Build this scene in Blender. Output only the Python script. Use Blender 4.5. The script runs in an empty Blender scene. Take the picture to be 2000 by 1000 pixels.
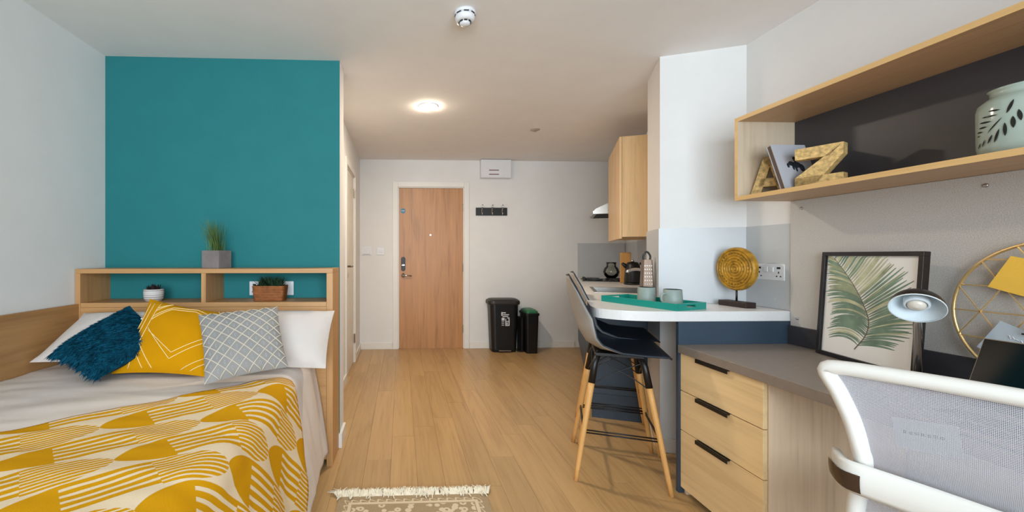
import bpy, math, random
from mathutils import Vector, Matrix, noise
random.seed(7)
PI = math.pi
SC = bpy.context.scene
COL = SC.collection
# ------------------------------------------------------------------ camera
H = 1.195
cd = bpy.data.cameras.new('camera'); cam = bpy.data.objects.new('camera', cd); COL.objects.link(cam)
cam.location = (0, 0, H); cam.rotation_euler = (PI/2, 0, -math.radians(2.43))
cd.sensor_width = 36; cd.lens = 14.4; cd.shift_x = 0.091; cd.shift_y = -0.001
cd.clip_start = 0.02
SC.camera = cam
# ------------------------------------------------------------------ light
SC.view_settings.view_transform = 'Standard'; SC.view_settings.look = 'None'
SC.view_settings.exposure = 0.0; SC.view_settings.gamma = 1.0
SC.view_settings.use_curve_mapping = False
W = bpy.data.worlds.new('world'); SC.world = W; W.use_nodes = True
W.node_tree.nodes['Background'].inputs[0].default_value = (0.80, 0.90, 1.0, 1)
W.node_tree.nodes['Background'].inputs[1].default_value = 1.0
def area(name, loc, rot, sx, sy, power, col):
    l = bpy.data.lights.new(name, 'AREA'); l.shape = 'RECTANGLE'; l.size = sx; l.size_y = sy
    l.energy = power; l.color = col
    o = bpy.data.objects.new(name, l); COL.objects.link(o); o.location = loc; o.rotation_euler = rot
    return o
area('window_daylight', (0.1, -1.66, 1.5), (PI/2, 0, 0), 3.0, 1.75, 218, (0.79, 0.885, 1.0))
LAMP_STRENGTH = 465.0
LAMP_COL = (1.0, 0.84, 0.65)

# ------------------------------------------------------------------ helpers
def lin(c):
    return tuple(((v/255)/12.92 if v/255 <= 0.04045 else ((v/255+0.055)/1.055)**2.4) for v in c) + (1,)
class MB:
    def __init__(s): s.v = []; s.f = []; s.m = []
    def add(s, vs, fs, m=0):
        b = len(s.v); s.v += [tuple(p) for p in vs]
        for q in fs: s.f.append(tuple(b+i for i in q)); s.m.append(m)
        return s
    def box(s, x0, x1, y0, y1, z0, z1, m=0, M=None):
        vs = [Vector(p) for p in ((x0,y0,z0),(x1,y0,z0),(x1,y1,z0),(x0,y1,z0),(x0,y0,z1),(x1,y0,z1),(x1,y1,z1),(x0,y1,z1))]
        if M: vs = [M @ p for p in vs]
        return s.add(vs, ((3,2,1,0),(4,5,6,7),(0,1,5,4),(1,2,6,5),(2,3,7,6),(3,0,4,7)), m)
    def prism(s, poly, z0, z1, m=0, M=None):
        n = len(poly)
        a = sum(poly[i][0]*poly[(i+1)%n][1]-poly[(i+1)%n][0]*poly[i][1] for i in range(n))
        if a < 0: poly = poly[::-1]
        vs = [Vector((p[0],p[1],z0)) for p in poly]+[Vector((p[0],p[1],z1)) for p in poly]
        if M: vs = [M @ p for p in vs]
        fs = [tuple(range(n-1,-1,-1)), tuple(range(n,2*n))]+[(i,(i+1)%n,n+(i+1)%n,n+i) for i in range(n)]
        return s.add(vs, fs, m)
    def lathe(s, prof, n=24, c=(0,0,0), M=None, m=0, sx=1, sy=1):
        vs = []; fs = []
        for r, z in prof:
            for i in range(n):
                a = 2*PI*i/n; vs.append(Vector((c[0]+r*sx*math.cos(a), c[1]+r*sy*math.sin(a), c[2]+z)))
        for j in range(len(prof)-1):
            for i in range(n):
                fs.append((j*n+i, j*n+(i+1)%n, (j+1)*n+(i+1)%n, (j+1)*n+i))
        if prof[0][0] > 1e-6: fs.append(tuple(range(n-1,-1,-1)))
        if prof[-1][0] > 1e-6: fs.append(tuple((len(prof)-1)*n+i for i in range(n)))
        if M: vs = [M @ p for p in vs]
        return s.add(vs, fs, m)
    def tube(s, pts, r, n=8, closed=False, m=0, flat=1.0, up=None):
        pts = [Vector(p) for p in pts]; N = len(pts)
        rs = r if isinstance(r, (list, tuple)) else [r]*N
        vs = []; fs = []; prev = None
        for i, p in enumerate(pts):
            if closed: t = pts[(i+1)%N]-pts[i-1]
            else: t = pts[min(i+1,N-1)]-pts[max(i-1,0)]
            t.normalize()
            if up is not None: a = t.cross(Vector(up)); 
            elif prev is None:
                a = t.cross(Vector((0,0,1)))
                if a.length < 1e-3: a = t.cross(Vector((1,0,0)))
            else: a = prev - t*prev.dot(t)
            if a.length < 1e-6: a = t.orthogonal()
            a.normalize(); prev = a; b = t.cross(a)
            for k in range(n):
                g = 2*PI*k/n
                vs.append(p+a*(rs[i]*math.cos(g))+b*(rs[i]*flat*math.sin(g)))
        for i in range(N if closed else N-1):
            j = (i+1)%N
            for k in range(n): fs.append((i*n+k, i*n+(k+1)%n, j*n+(k+1)%n, j*n+k))
        if not closed: fs += [tuple(range(n-1,-1,-1)), tuple((N-1)*n+k for k in range(n))]
        return s.add(vs, fs, m)
    def grid(s, fn, nu, nv, m=0):
        vs = [fn(i/nu, j/nv) for j in range(nv+1) for i in range(nu+1)]
        fs = [(j*(nu+1)+i, j*(nu+1)+i+1, (j+1)*(nu+1)+i+1, (j+1)*(nu+1)+i) for j in range(nv) for i in range(nu)]
        return s.add(vs, fs, m)
    def mesh(s, name):
        me = bpy.data.meshes.new(name); me.from_pydata(s.v, [], s.f); me.update(); return me
    def build(s, name, mats, parent=None, loc=(0,0,0), rz=0, smooth=False, bevel=0, solid=0, sub=0):
        me = s.mesh(name)
        for q in (mats if isinstance(mats, (list, tuple)) else [mats]): me.materials.append(q)
        if any(s.m): me.polygons.foreach_set('material_index', s.m)
        o = bpy.data.objects.new(name, me); COL.objects.link(o)
        o.location = loc; o.rotation_euler = (0,0,rz)
        if parent: o.parent = parent
        if solid:
            d = o.modifiers.new('solid', 'SOLIDIFY'); d.thickness = abs(solid); d.offset = -1 if solid > 0 else 1
            if len(me.materials) > 1: d.material_offset = 1
        if sub:
            d = o.modifiers.new('sub', 'SUBSURF'); d.levels = d.render_levels = sub
        if bevel:
            d = o.modifiers.new('bevel', 'BEVEL'); d.width = bevel; d.segments = 2; d.limit_method = 'ANGLE'; d.angle_limit = math.radians(40)
        if smooth: me.polygons.foreach_set('use_smooth', [True]*len(me.polygons))
        return o
def tag(o, label=None, cat=None, group=None, kind=None):
    if label: o['label'] = label
    if cat: o['category'] = cat
    if group: o['group'] = group
    if kind: o['kind'] = kind
    return o
def thing(name, label, cat, loc=(0,0,0), rz=0, group=None, M=None):
    o = bpy.data.objects.new(name, None); COL.objects.link(o); o.empty_display_size = 0.05
    o.location = loc; o.rotation_euler = (0,0,rz)
    if M is not None: o.matrix_basis = M
    return tag(o, label, cat, group)
def struct(name, mb, m, label, parent=None, **k):
    o = mb.build(name, m, parent, **k)
    if not parent: tag(o, label, None, None, 'structure')
    return o
def basis(o, x, y):
    x = Vector(x).normalized(); y = Vector(y); y = (y-x*y.dot(x)).normalized(); z = x.cross(y)
    M = Matrix.Identity(4)
    for i in range(3): M[i][0] = x[i]; M[i][1] = y[i]; M[i][2] = z[i]; M[i][3] = o[i]
    return M
def copy_tree(o, parent=None):
    c = o.copy(); COL.objects.link(c); c.parent = parent
    for ch in list(o.children): copy_tree(ch, c)
    return c
def spline(pts, n, closed=False):
    P = [Vector(p) for p in pts]; N = len(P); out = []
    segs = N if closed else N-1
    for i in range(segs):
        if closed: p0,p1,p2,p3 = P[i-1],P[i],P[(i+1)%N],P[(i+2)%N]
        else: p0,p1,p2,p3 = P[max(i-1,0)],P[i],P[i+1],P[min(i+2,N-1)]
        for k in range(n):
            t = k/n
            out.append(0.5*((2*p1)+(p2-p0)*t+(2*p0-5*p1+4*p2-p3)*t*t+(3*p1-p0-3*p2+p3)*t**3))
    if not closed: out.append(P[-1])
    return out

# ------------------------------------------------------------------ materials
class NT:
    def __init__(s, name):
        s.mat = bpy.data.materials.new(name); s.mat.use_nodes = True
        s.t = s.mat.node_tree; s.b = s.t.nodes['Principled BSDF']
    def n(s, typ, **k):
        q = s.t.nodes.new(typ)
        for a, v in k.items(): setattr(q, a, v)
        return q
    def l(s, a, b): s.t.links.new(a, b)
    def put(s, sock, v):
        if hasattr(v, 'is_linked') or hasattr(v, 'links'): s.l(v, sock)
        else: sock.default_value = v
    def m(s, op, a, b=0.0, c=None):
        q = s.n('ShaderNodeMath', operation=op); s.put(q.inputs[0], a); s.put(q.inputs[1], b)
        if c is not None: s.put(q.inputs[2], c)
        return q.outputs[0]
    def mix(s, f, a, b, mode='MIX'):
        q = s.n('ShaderNodeMix', data_type='RGBA', blend_type=mode); s.put(q.inputs[0], f); s.put(q.inputs[6], a); s.put(q.inputs[7], b)
        return q.outputs[2]
    def coord(s, scale=(1,1,1), rnd=True, out='Object'):
        tc = s.n('ShaderNodeTexCoord'); v = tc.outputs[out]
        if rnd:
            oi = s.n('ShaderNodeObjectInfo'); mu = s.n('ShaderNodeVectorMath', operation='SCALE')
            mu.inputs[0].default_value = (13.1, 7.7, 5.3); s.l(oi.outputs['Random'], mu.inputs['Scale'])
            ad = s.n('ShaderNodeVectorMath', operation='ADD'); s.l(v, ad.inputs[0]); s.l(mu.outputs[0], ad.inputs[1]); v = ad.outputs[0]
        mp = s.n('ShaderNodeMapping'); mp.inputs['Scale'].default_value = scale; s.l(v, mp.inputs[0])
        return mp.outputs[0]
    def noise(s, vec, scale, detail=3, rough=0.55, dist=0):
        q = s.n('ShaderNodeTexNoise'); q.inputs['Scale'].default_value = scale; q.inputs['Detail'].default_value = detail
        q.inputs['Roughness'].default_value = rough; q.inputs['Distortion'].default_value = dist
        s.l(vec, q.inputs['Vector']); return q.outputs['Fac']
    def ramp(s, f, stops):
        q = s.n('ShaderNodeValToRGB'); e = q.color_ramp.elements
        while len(e) < len(stops): e.new(0.5)
        for i, (p, c) in enumerate(stops): e[i].position = p; e[i].color = c
        s.l(f, q.inputs[0]); return q.outputs[0]
    def bump(s, h, strength=0.2, dist=0.002):
        q = s.n('ShaderNodeBump'); q.inputs['Strength'].default_value = strength; q.inputs['Distance'].default_value = dist
        s.l(h, q.inputs['Height']); s.l(q.outputs[0], s.b.inputs['Normal'])
    def base(s, v): s.put(s.b.inputs['Base Color'], v)
    def set(s, **k):
        nm = dict(rough='Roughness', metal='Metallic', spec='Specular IOR Level', coat='Coat Weight', sheen='Sheen Weight', alpha='Alpha', trans='Transmission Weight', ior='IOR')
        for a, v in k.items(): s.put(s.b.inputs[nm[a]], v)
        return s
def sc(c, k): return tuple(min(1, v*k) for v in c[:3])+(1,)
def mat(name, rgb, rough=0.5, metal=0, var=0.06, vs=6, bump=0, bs=60, bd=0.002, spec=0.5, **k):
    t = NT(name); c = lin(rgb); v = t.coord()
    nz = t.noise(v, vs)
    t.base(t.ramp(nz, [(0.3, sc(c, 1-var)), (0.7, sc(c, 1+var))]))
    t.set(rough=rough, metal=metal, spec=spec, **k)
    if bump: t.bump(t.noise(v, bs, 2), bump, bd)
    return t.mat
def wood(name, rgb, axis, var=0.22, rough=0.45, fine=1.0, rvar=0.0):
    t = NT(name); c = lin(rgb)
    sca = {'X': (1.2, 14, 14), 'Y': (14, 1.2, 14), 'Z': (14, 14, 1.2)}[axis]
    v = t.coord(sca)
    a = t.noise(v, 1.0, 4, 0.6, 0.8); v2 = t.coord(tuple(q*(5 if q > 5 else 1.8) for q in sca)); b = t.noise(v2, 1.0*fine, 2, 0.6)
    f = t.m('ADD', t.m('MULTIPLY', a, 0.65), t.m('MULTIPLY', b, 0.35))
    colr = t.ramp(f, [(0.30, sc((c[0], c[1]*0.95, c[2]*0.88), 1-var)), (0.5, c), (0.72, sc(c, 1+var*0.6))])
    if rvar:
        oi = t.n('ShaderNodeObjectInfo'); hs = t.n('ShaderNodeHueSaturation')
        t.l(t.m('ADD', t.m('MULTIPLY', oi.outputs['Random'], rvar), 1-rvar/2), hs.inputs['Value']); t.l(colr, hs.inputs['Color']); colr = hs.outputs[0]
    t.base(colr); t.set(rough=rough); t.bump(b, 0.06, 0.001)
    return t.mat
M = {}
M['wall'] = mat('wall_paint', (230, 228, 226), 0.85, var=0.015, bump=0.05, bs=220, spec=0.2)
M['ceil'] = mat('ceiling_paint', (240, 236, 233), 0.9, var=0.015, bump=0.04, bs=200, spec=0.15)
M['teal'] = mat('teal_paint', (38, 119, 122), 0.7, var=0.03, bump=0.05, bs=220, spec=0.25)
M['gloss_white'] = mat('white_gloss_paint', (232, 228, 222), 0.4, var=0.01)
M['floor'] = wood('floor_plank_wood', (185, 149, 101), 'Y', 0.24, 0.36, rvar=0.16)
M['joint'] = mat('floor_joint', (92, 66, 42), 0.8)
M['oak_bed_x'] = wood('bed_oak_x', (192, 144, 93), 'X', 0.22); M['oak_bed_z'] = wood('bed_oak_z', (192, 144, 93), 'Z', 0.22)
M['oak_bed_y'] = wood('bed_oak_y', (176, 130, 82), 'Y', 0.30)
M['oak_y'] = wood('desk_oak_y', (246, 214, 162), 'Y', 0.16); M['oak_z'] = wood('desk_oak_z', (238, 212, 182), 'Z', 0.22)
M['oak_shelf_y'] = wood('shelf_oak_y', (200, 162, 122), 'Y', 0.2); M['oak_shelf_edge'] = wood('shelf_edge_y', (222, 182, 122), 'Y', 0.1)
M['oak_shelf_z'] = wood('shelf_oak_z', (205, 185, 160), 'Z', 0.18)
M['oak_cab'] = wood('cabinet_oak', (236, 200, 150), 'Z', 0.2)
M['door'] = wood('door_oak', (184, 131, 82), 'Z', 0.32, 0.4)
M['navy'] = mat('navy_laminate', (56, 71, 86), 0.4, var=0.03)
M['grey_lam'] = mat('grey_brown_laminate', (140, 128, 118), 0.35, var=0.05, vs=30)
M['dark_lam'] = mat('charcoal_laminate', (58, 56, 60), 0.45, var=0.04)
M['worktop'] = mat('white_worktop', (232, 231, 230), 0.3, var=0.02, vs=80)
M['splash'] = mat('grey_splashback', (196, 198, 200), 0.3, var=0.02)
M['black'] = mat('black_plastic', (14, 14, 16), 0.4, var=0.1)
M['black_lid'] = mat('dark_brown_plastic', (44, 40, 36), 0.45)
M['green_lid'] = mat('green_plastic', (34, 112, 72), 0.4)
M['chrome'] = mat('chrome', (205, 205, 208), 0.15, 1.0, var=0.02)
M['steel'] = mat('brushed_steel', (170, 165, 158), 0.32, 1.0, var=0.05, vs=40)
M['white_pl'] = mat('white_plastic', (228, 228, 230), 0.35, var=0.01)
M['dark_hole'] = mat('dark_slot', (30, 30, 32), 0.7)
M['blue_sign'] = mat('blue_sign', (18, 112, 148), 0.4)
M['red_print'] = mat('red_print', (110, 60, 60), 0.6)
M['white_print'] = mat('white_print', (215, 215, 220), 0.5)
M['linen'] = mat('white_linen', (224, 212, 203), 0.9, var=0.03, vs=3, bump=0.15, bs=260, spec=0.1)
M['pillow'] = mat('white_pillow_cotton', (212, 202, 195), 0.9, var=0.02, bump=0.5, bs=9, bd=0.02, spec=0.1)
M['mattress'] = mat('mattress_ticking', (205, 200, 195), 0.9)
M['base'] = mat('dark_bed_base', (58, 44, 34), 0.7)
M['cush_teal'] = mat('teal_pile', (6, 58, 78), 0.85, var=0.45, vs=26, bump=0.6, bs=60, bd=0.01, spec=0.1)
M['pile'] = mat('teal_pile_strands', (10, 72, 94), 0.8, var=0.5, vs=30, spec=0.1)
M['cush_yel'] = mat('mustard_cotton', (196, 136, 4), 0.9, var=0.04, bump=0.25, bs=400, spec=0.1)
M['cush_grey'] = mat('grey_woven', (146, 143, 140), 0.9, var=0.06, bump=0.25, bs=400, spec=0.1)
M['thread'] = mat('cream_thread', (238, 212, 150), 0.8, spec=0.1)
M['thread2'] = mat('offwhite_thread', (200, 190, 174), 0.8, spec=0.1)
M['motif'] = mat('pale_motif_thread', (172, 172, 172), 0.8, spec=0.1)
M['stool_out'] = mat('grey_shell', (158, 155, 150), 0.45, var=0.03)
M['stool_in'] = mat('dark_pad_with_shade', (32, 40, 52), 0.5, var=0.05)  # dark seat inside, with the shadow under the bar painted into its colour
M['beech'] = wood('beech_leg', (222, 168, 100), 'Z', 0.12)
M['pot_grey'] = mat('grey_stone_planter', (128, 118, 116), 0.85, var=0.12, vs=18, bump=0.2)
M['grass'] = mat('grass_green', (112, 138, 76), 0.6, var=0.3, vs=20)
M['succ'] = mat('dark_succulent', (36, 62, 40), 0.6, var=0.3, vs=30)
M['pot_white'] = mat('striped_pot_white', (220, 214, 208), 0.6)
M['pot_band'] = mat('pot_grey_band', (160, 150, 150), 0.6)
M['soil'] = mat('dark_soil', (38, 24, 22), 0.95, bump=0.5, bs=120)
M['wicker'] = mat('brown_wicker', (150, 90, 46), 0.7, var=0.3, vs=40)
M['tray'] = mat('teal_lacquer', (20, 142, 128), 0.28, var=0.02)
M['tray_in'] = mat('teal_lacquer_inside', (205, 210, 205), 0.35, var=0.02)
M['mug'] = mat('sage_glaze', (146, 160, 154), 0.45, var=0.06, vs=90)
M['mug_in'] = mat('mug_inside', (190, 196, 192), 0.4)
M['bronze'] = mat('carved_gold_wood', (176, 130, 34), 0.5, 0.25, var=0.4, vs=26, bump=0.5, bs=120)
M['dark_wood'] = mat('dark_carved_base', (44, 30, 26), 0.55)
M['gun'] = mat('dark_metal_rod', (60, 58, 58), 0.4, 0.8)
M['ebony'] = mat('black_frame', (26, 20, 22), 0.4)
M['paper'] = mat('ivory_paper', (248, 245, 241), 0.85, var=0.01)
M['leaf1'] = mat('leaf_print_sage', (162, 170, 138), 0.85, var=0.25, vs=16)
M['leaf2'] = mat('leaf_print_green', (126, 150, 130), 0.85, var=0.25, vs=16)
M['leaf3'] = mat('leaf_print_pale', (200, 200, 166), 0.85, var=0.2, vs=16)
M['stem'] = mat('leaf_print_stem', (116, 96, 84), 0.85)
M['lamp_black'] = mat('black_enamel', (34, 30, 28), 0.35)
M['lamp_white'] = mat('white_enamel', (226, 234, 238), 0.4)
M['bulb'] = mat('bulb_glass', (230, 220, 205), 0.15)
M['gold'] = mat('brass_wire', (236, 202, 140), 0.35, 0.75)
M['card_yel'] = mat('yellow_card', (246, 196, 76), 0.8, bump=0.2, bs=200)
M['card_blue'] = mat('pale_blue_card', (188, 202, 214), 0.6)
M['screen'] = mat('glossy_black_screen', (4, 5, 8), 0.08, var=0.0)
M['lap'] = mat('laptop_shell', (150, 138, 122), 0.4, 0.5)
M['chair_w'] = mat('white_chair_plastic', (222, 218, 211), 0.35, var=0.01)
M['chair_brown'] = mat('dark_brown_insert', (62, 44, 32), 0.3)
M['tagp'] = mat('tag_card', (214, 214, 212), 0.7)
M['cork'] = mat('gold_fleck_cork', (206, 172, 112), 0.75, var=0.35, vs=70, bump=0.6, bs=120, bd=0.004)
M['book'] = mat('book_cover', (176, 176, 182), 0.6, var=0.02)
M['book_edge'] = mat('book_edge', (92, 74, 64), 0.7)
M['ink'] = mat('dark_ink', (34, 40, 48), 0.7)
M['glaze'] = mat('celadon_glaze', (164, 178, 168), 0.15, var=0.06)
M['hole'] = mat('lantern_opening', (22, 22, 18), 0.8)
M['sprinkle'] = mat('beige_cap', (170, 156, 140), 0.5)
M['chop'] = wood('chopping_board_wood', (206, 150, 74), 'Z', 0.15)
M['grater'] = mat('grater_steel', (120, 100, 86), 0.35, 0.7, var=0.15)
M['hob'] = mat('black_hob', (18, 17, 18), 0.25)
def fabric_board():
    t = NT('grey_pinboard_fabric'); c = lin((198, 192, 186)); v = t.coord(rnd=False)
    a = t.noise(v, 300, 2); t.base(t.ramp(a, [(0.3, sc(c, 0.84)), (0.7, sc(c, 1.14))])); t.set(rough=0.95, spec=0.1); t.bump(a, 0.4, 0.002)
    return t.mat
M['board'] = fabric_board()
def lamp_mat():
    t = NT('lamp_diffuser'); t.base((1, 0.95, 0.85, 1))
    t.b.inputs['Emission Color'].default_value = LAMP_COL+(1,); t.b.inputs['Emission Strength'].default_value = LAMP_STRENGTH
    return t.mat
M['lamp'] = lamp_mat()
def glassy(name, tint, gl=0.12, k=0.85):
    m = bpy.data.materials.new(name); m.use_nodes = True; t = m.node_tree; t.nodes.remove(t.nodes['Principled BSDF'])
    tr = t.nodes.new('ShaderNodeBsdfTransparent'); tr.inputs[0].default_value = tint
    g = t.nodes.new('ShaderNodeBsdfGlossy'); g.inputs['Roughness'].default_value = 0.03
    fr = t.nodes.new('ShaderNodeFresnel'); fr.inputs[0].default_value = 1.5
    mx = t.nodes.new('ShaderNodeMixShader'); t.links.new(fr.outputs[0], mx.inputs[0]); t.links.new(tr.outputs[0], mx.inputs[1]); t.links.new(g.outputs[0], mx.inputs[2])
    t.links.new(mx.outputs[0], t.nodes['Material Output'].inputs[0]); return m
M['pane'] = glassy('window_glass', (0.96, 0.98, 0.97, 1)); M['vase'] = glassy('smoked_glass', (0.90, 0.92, 0.90, 1))
def mesh_fabric():
    t = NT('chair_mesh_fabric'); v = t.coord(rnd=False, out='UV'); sp = t.n('ShaderNodeSeparateXYZ'); t.l(v, sp.inputs[0])
    a = t.m('FRACT', t.m('MULTIPLY', sp.outputs[0], 210)); b = t.m('FRACT', t.m('MULTIPLY', sp.outputs[1], 150))
    hole = t.m('MULTIPLY', t.m('LESS_THAN', a, 0.5), t.m('LESS_THAN', b, 0.62))
    t.base(t.mix(t.m('LESS_THAN', b, 0.62), lin((190, 188, 194)), lin((166, 164, 172))))
    t.set(rough=0.7, alpha=t.m('SUBTRACT', 1.0, t.m('MULTIPLY', hole, 0.75)))
    return t.mat
M['chair_mesh'] = mesh_fabric()
def throw_mat():
    t = NT('mustard_patterned_knit'); v = t.coord(rnd=False, out='UV'); sp = t.n('ShaderNodeSeparateXYZ'); t.l(v, sp.inputs[0])
    u, w = sp.outputs[0], sp.outputs[1]; R, P = 0.140, 0.50
    wr = t.m('DIVIDE', w, R); row = t.m('FLOOR', wr); c = t.m('ABSOLUTE', t.m('MULTIPLY_ADD', t.m('FRACT', wr), 2.0, -1.0))
    uu = t.m('FRACT', t.m('ADD', t.m('DIVIDE', u, P), t.m('MULTIPLY', row, 0.5)))
    # blunt dome at the start, tapered tip at the end
    e1 = t.m('POWER', t.m('SINE', t.m('MULTIPLY', t.m('MINIMUM', t.m('DIVIDE', uu, 0.30), 1.0), PI/2)), 0.6)
    e2 = t.m('POWER', t.m('COSINE', t.m('MULTIPLY', t.m('MAXIMUM', t.m('DIVIDE', t.m('SUBTRACT', uu, 0.70), 0.30), 0.0), PI/2)), 0.5)
    ins = t.m('LESS_THAN', c, t.m('MINIMUM', e1, e2))
    solid = t.m('LESS_THAN', uu, 0.27); fine = t.m('GREATER_THAN', uu, 0.64)
    coarse = t.m('LESS_THAN', t.m('FRACT', t.m('MULTIPLY', wr, 5.0)), 0.60); fi = t.m('LESS_THAN', t.m('FRACT', t.m('MULTIPLY', wr, 9.0)), 0.62)
    st = t.m('ADD', t.m('MULTIPLY', fine, fi), t.m('MULTIPLY', t.m('SUBTRACT', 1.0, fine), coarse))
    msk = t.m('MULTIPLY', ins, t.m('MAXIMUM', solid, st))
    nz = t.noise(t.coord(rnd=False), 300, 2)
    t.base(t.mix(msk, lin((226, 204, 172)), lin((206, 148, 14)))); t.set(rough=0.95, spec=0.08)
    t.bump(t.m('ADD', t.m('MULTIPLY', msk, 0.6), t.m('MULTIPLY', nz, 0.6)), 0.5, 0.002)
    return t.mat
M['throw'] = throw_mat()
def rug_mat():
    t = NT('beige_lace_rug'); v = t.coord(rnd=False); sp = t.n('ShaderNodeSeparateXYZ'); t.l(v, sp.inputs[0])
    x, y = sp.outputs[0], sp.outputs[1]
    d = t.m('MINIMUM', t.m('SUBTRACT', 0.365, t.m('ABSOLUTE', x)), t.m('SUBTRACT', 0.60, t.m('ABSOLUTE', y)))   # distance from the edge
    line = t.m('LESS_THAN', t.m('ABSOLUTE', t.m('SUBTRACT', d, 0.062)), 0.008)
    vo = t.n('ShaderNodeTexVoronoi'); vo.inputs['Scale'].default_value = 26; t.l(t.coord(rnd=False), vo.inputs['Vector']); 
    ring = t.m('LESS_THAN', t.m('ABSOLUTE', t.m('SUBTRACT', vo.outputs['Distance'], 0.32)), 0.13)
    inner = t.m('MULTIPLY', ring, t.m('GREATER_THAN', d, 0.075))
    sc_ = t.m('LESS_THAN', t.m('ABSOLUTE', t.m('SUBTRACT', d, t.m('MULTIPLY_ADD', t.m('ABSOLUTE', t.m('SINE', t.m('MULTIPLY', t.m('ADD', x, y), 75.0))), -0.018, 0.054))), 0.0035)
    msk = t.m('MAXIMUM', t.m('MAXIMUM', line, inner), sc_)
    nz = t.noise(t.coord(rnd=False), 220, 2)
    t.base(t.mix(t.m('MULTIPLY', msk, 0.85), t.mix(nz, lin((150, 128, 98)), lin((186, 164, 132))), lin((226, 208, 178)))); t.set(rough=0.95, spec=0.1); t.bump(t.m('ADD', msk, nz), 0.4, 0.003)
    return t.mat
M['rug'] = rug_mat(); M['fringe'] = mat('cream_fringe', (238, 228, 206), 0.9, var=0.08, vs=40)

# ------------------------------------------------------------------ setting
XL, XR, YT, YB, XB, NIB, C, YR = -1.80, 1.985, 2.57, 5.21, -0.525, -0.384, 2.405, -1.5
PH = math.radians(21.5); U = Vector((math.sin(PH), math.cos(PH), 0)); D = Vector((math.cos(PH), -math.sin(PH), 0)); W0 = Vector((1.033, 2.193, 0))
def K(a, b, z=0): p = W0+U*a+D*b; return Vector((p.x, p.y, z))
KZ = -PH     # kitchen things: local x = into the counter, local y = along the run
floor = struct('floor', MB().box(XL, 3.05, YR, YB+0.1, -0.1, -0.012), M['joint'], 'wood effect plank floor')
PW, PL = 0.145, 1.2; cache = {}
ncol = int((2.95-XL)/PW)+1
for ci in range(ncol):
    x0 = XL+ci*PW; off = [0, .6, .3, .9, .45][ci*3 % 5]
    y = YR-off
    while y < YB:
        a, b = max(y, YR), min(y+PL, YB); y += PL
        if b-a < 0.05 or (x0+PW < XB and a > YT+0.1): continue
        key = round(b-a, 3)
        if key not in cache:
            g = 0.0005; mb = MB().box(g, PW-g, g, key-g, -0.012, 0.0); me = mb.mesh('plank'); me.materials.append(M['floor']); cache[key] = me
        o = bpy.data.objects.new('plank', cache[key]); COL.objects.link(o); o.parent = floor; o.location = (x0, a, 0)
struct('ceiling', MB().box(XL-0.1, 3.05, YR-0.1, YB+0.1, C, C+0.1), M['ceil'], 'white painted ceiling')
struct('wall_left', MB().box(XL-0.1, XL, YR-0.1, YT, 0, C), M['wall'], 'white wall beside the bed')
mb = MB().box(XL-0.1, NIB, YT, YT+0.165, 0, C); mb.m = [1 if i == 3 else 0 for i in range(6)]
struct('wall_headboard', mb, [M['teal'], M['wall']], 'teal painted wall behind the bed')
mb = MB()
D2a, D2b = 3.91, 4.59
mb.box(XB-0.1, XB, YT+0.165, D2a, 0, C).box(XB-0.1, XB, D2b, YB+0.1, 0, C).box(XB-0.1, XB, D2a, D2b, 2.06, C)
struct('wall_bathroom', mb, M['wall'], 'white side wall with the inner door')
mb = MB(); mb.box(XB, -0.045, YB, YB+0.1, 0, C).box(0.80, 3.05, YB, YB+0.1, 0, C).box(-0.045, 0.80, YB, YB+0.1, 2.06, C)
struct('wall_back', mb, M['wall'], 'white end wall with the entrance door')
fl = K(0.426, 0.417); bl = K(0.80, 0.417); kw0 = K(0.80, 0.65)
tt = (XR+0.02-fl.x)/D.x; fr = fl+D*tt
struct('wall_right', MB().box(XR, XR+0.12, YR-0.1, fr.y+0.01, 0, C), M['wall'], 'white wall behind desk and shelf')
struct('wall_pillar', MB().prism([(fl.x, fl.y), (fr.x+0.1, fr.y-0.04), (2.35, 2.75), (K(0.80, 0.75).x, K(0.80, 0.75).y), (bl.x, bl.y)], 0, C), M['wall'], 'angled white pillar between desk and kitchen')
e0, e1, e2, e3 = K(0.78, 0.65), K(3.55, 0.65), K(3.55, 0.75), K(0.78, 0.75)
struct('wall_kitchen', MB().prism([(p.x, p.y) for p in (e0, e1, e2, e3)], 0, C), M['wall'], 'angled white kitchen wall')
mb = MB(); wx0, wx1, wz0, wz1 = -1.35, 1.55, 0.65, 2.3
mb.box(XL-0.1, wx0, YR-0.1, YR, 0, C).box(wx1, XR+0.12, YR-0.1, YR, 0, C).box(wx0, wx1, YR-0.1, YR, 0, wz0).box(wx0, wx1, YR-0.1, YR, wz1, C)
struct('wall_rear', mb, M['wall'], 'white window wall behind the viewer')
wn = tag(bpy.data.objects.new('window_1', None), 'wide white framed window behind the viewer', None, None, 'structure'); COL.objects.link(wn); wn.location = (0.1, YR-0.05, wz0)
hw = (wx1-wx0)/2; hh = wz1-wz0
mb = MB()
for q in ((-hw, hw, 0, 0.05), (-hw, hw, hh-0.05, hh)): mb.box(q[0], q[1], -0.03, 0.03, q[2], q[3])
for xx in (-hw, -0.03, hw-0.06): mb.box(xx, xx+0.06, -0.03, 0.03, 0.05, hh-0.05)
mb.build('window_frame', M['gloss_white'], wn)
for x0, x1 in ((-hw+0.06, -0.03), (0.03, hw-0.06)): MB().box(x0, x1, -0.004, 0.004, 0.05, hh-0.05).build('pane', M['pane'], wn)
BH = 0.085
def skirt(name, x0, x1, y0, y1, lab): struct(name, MB().box(x0, x1, y0, y1, 0, BH), M['gloss_white'], lab, bevel=0.004)
skirt('baseboard_back', XB, -0.115, YB-0.015, YB, 'white skirting left of the entrance door')
skirt('baseboard_back_right', 0.87, 2.235, YB-0.015, YB, 'white skirting behind the bins')
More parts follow.
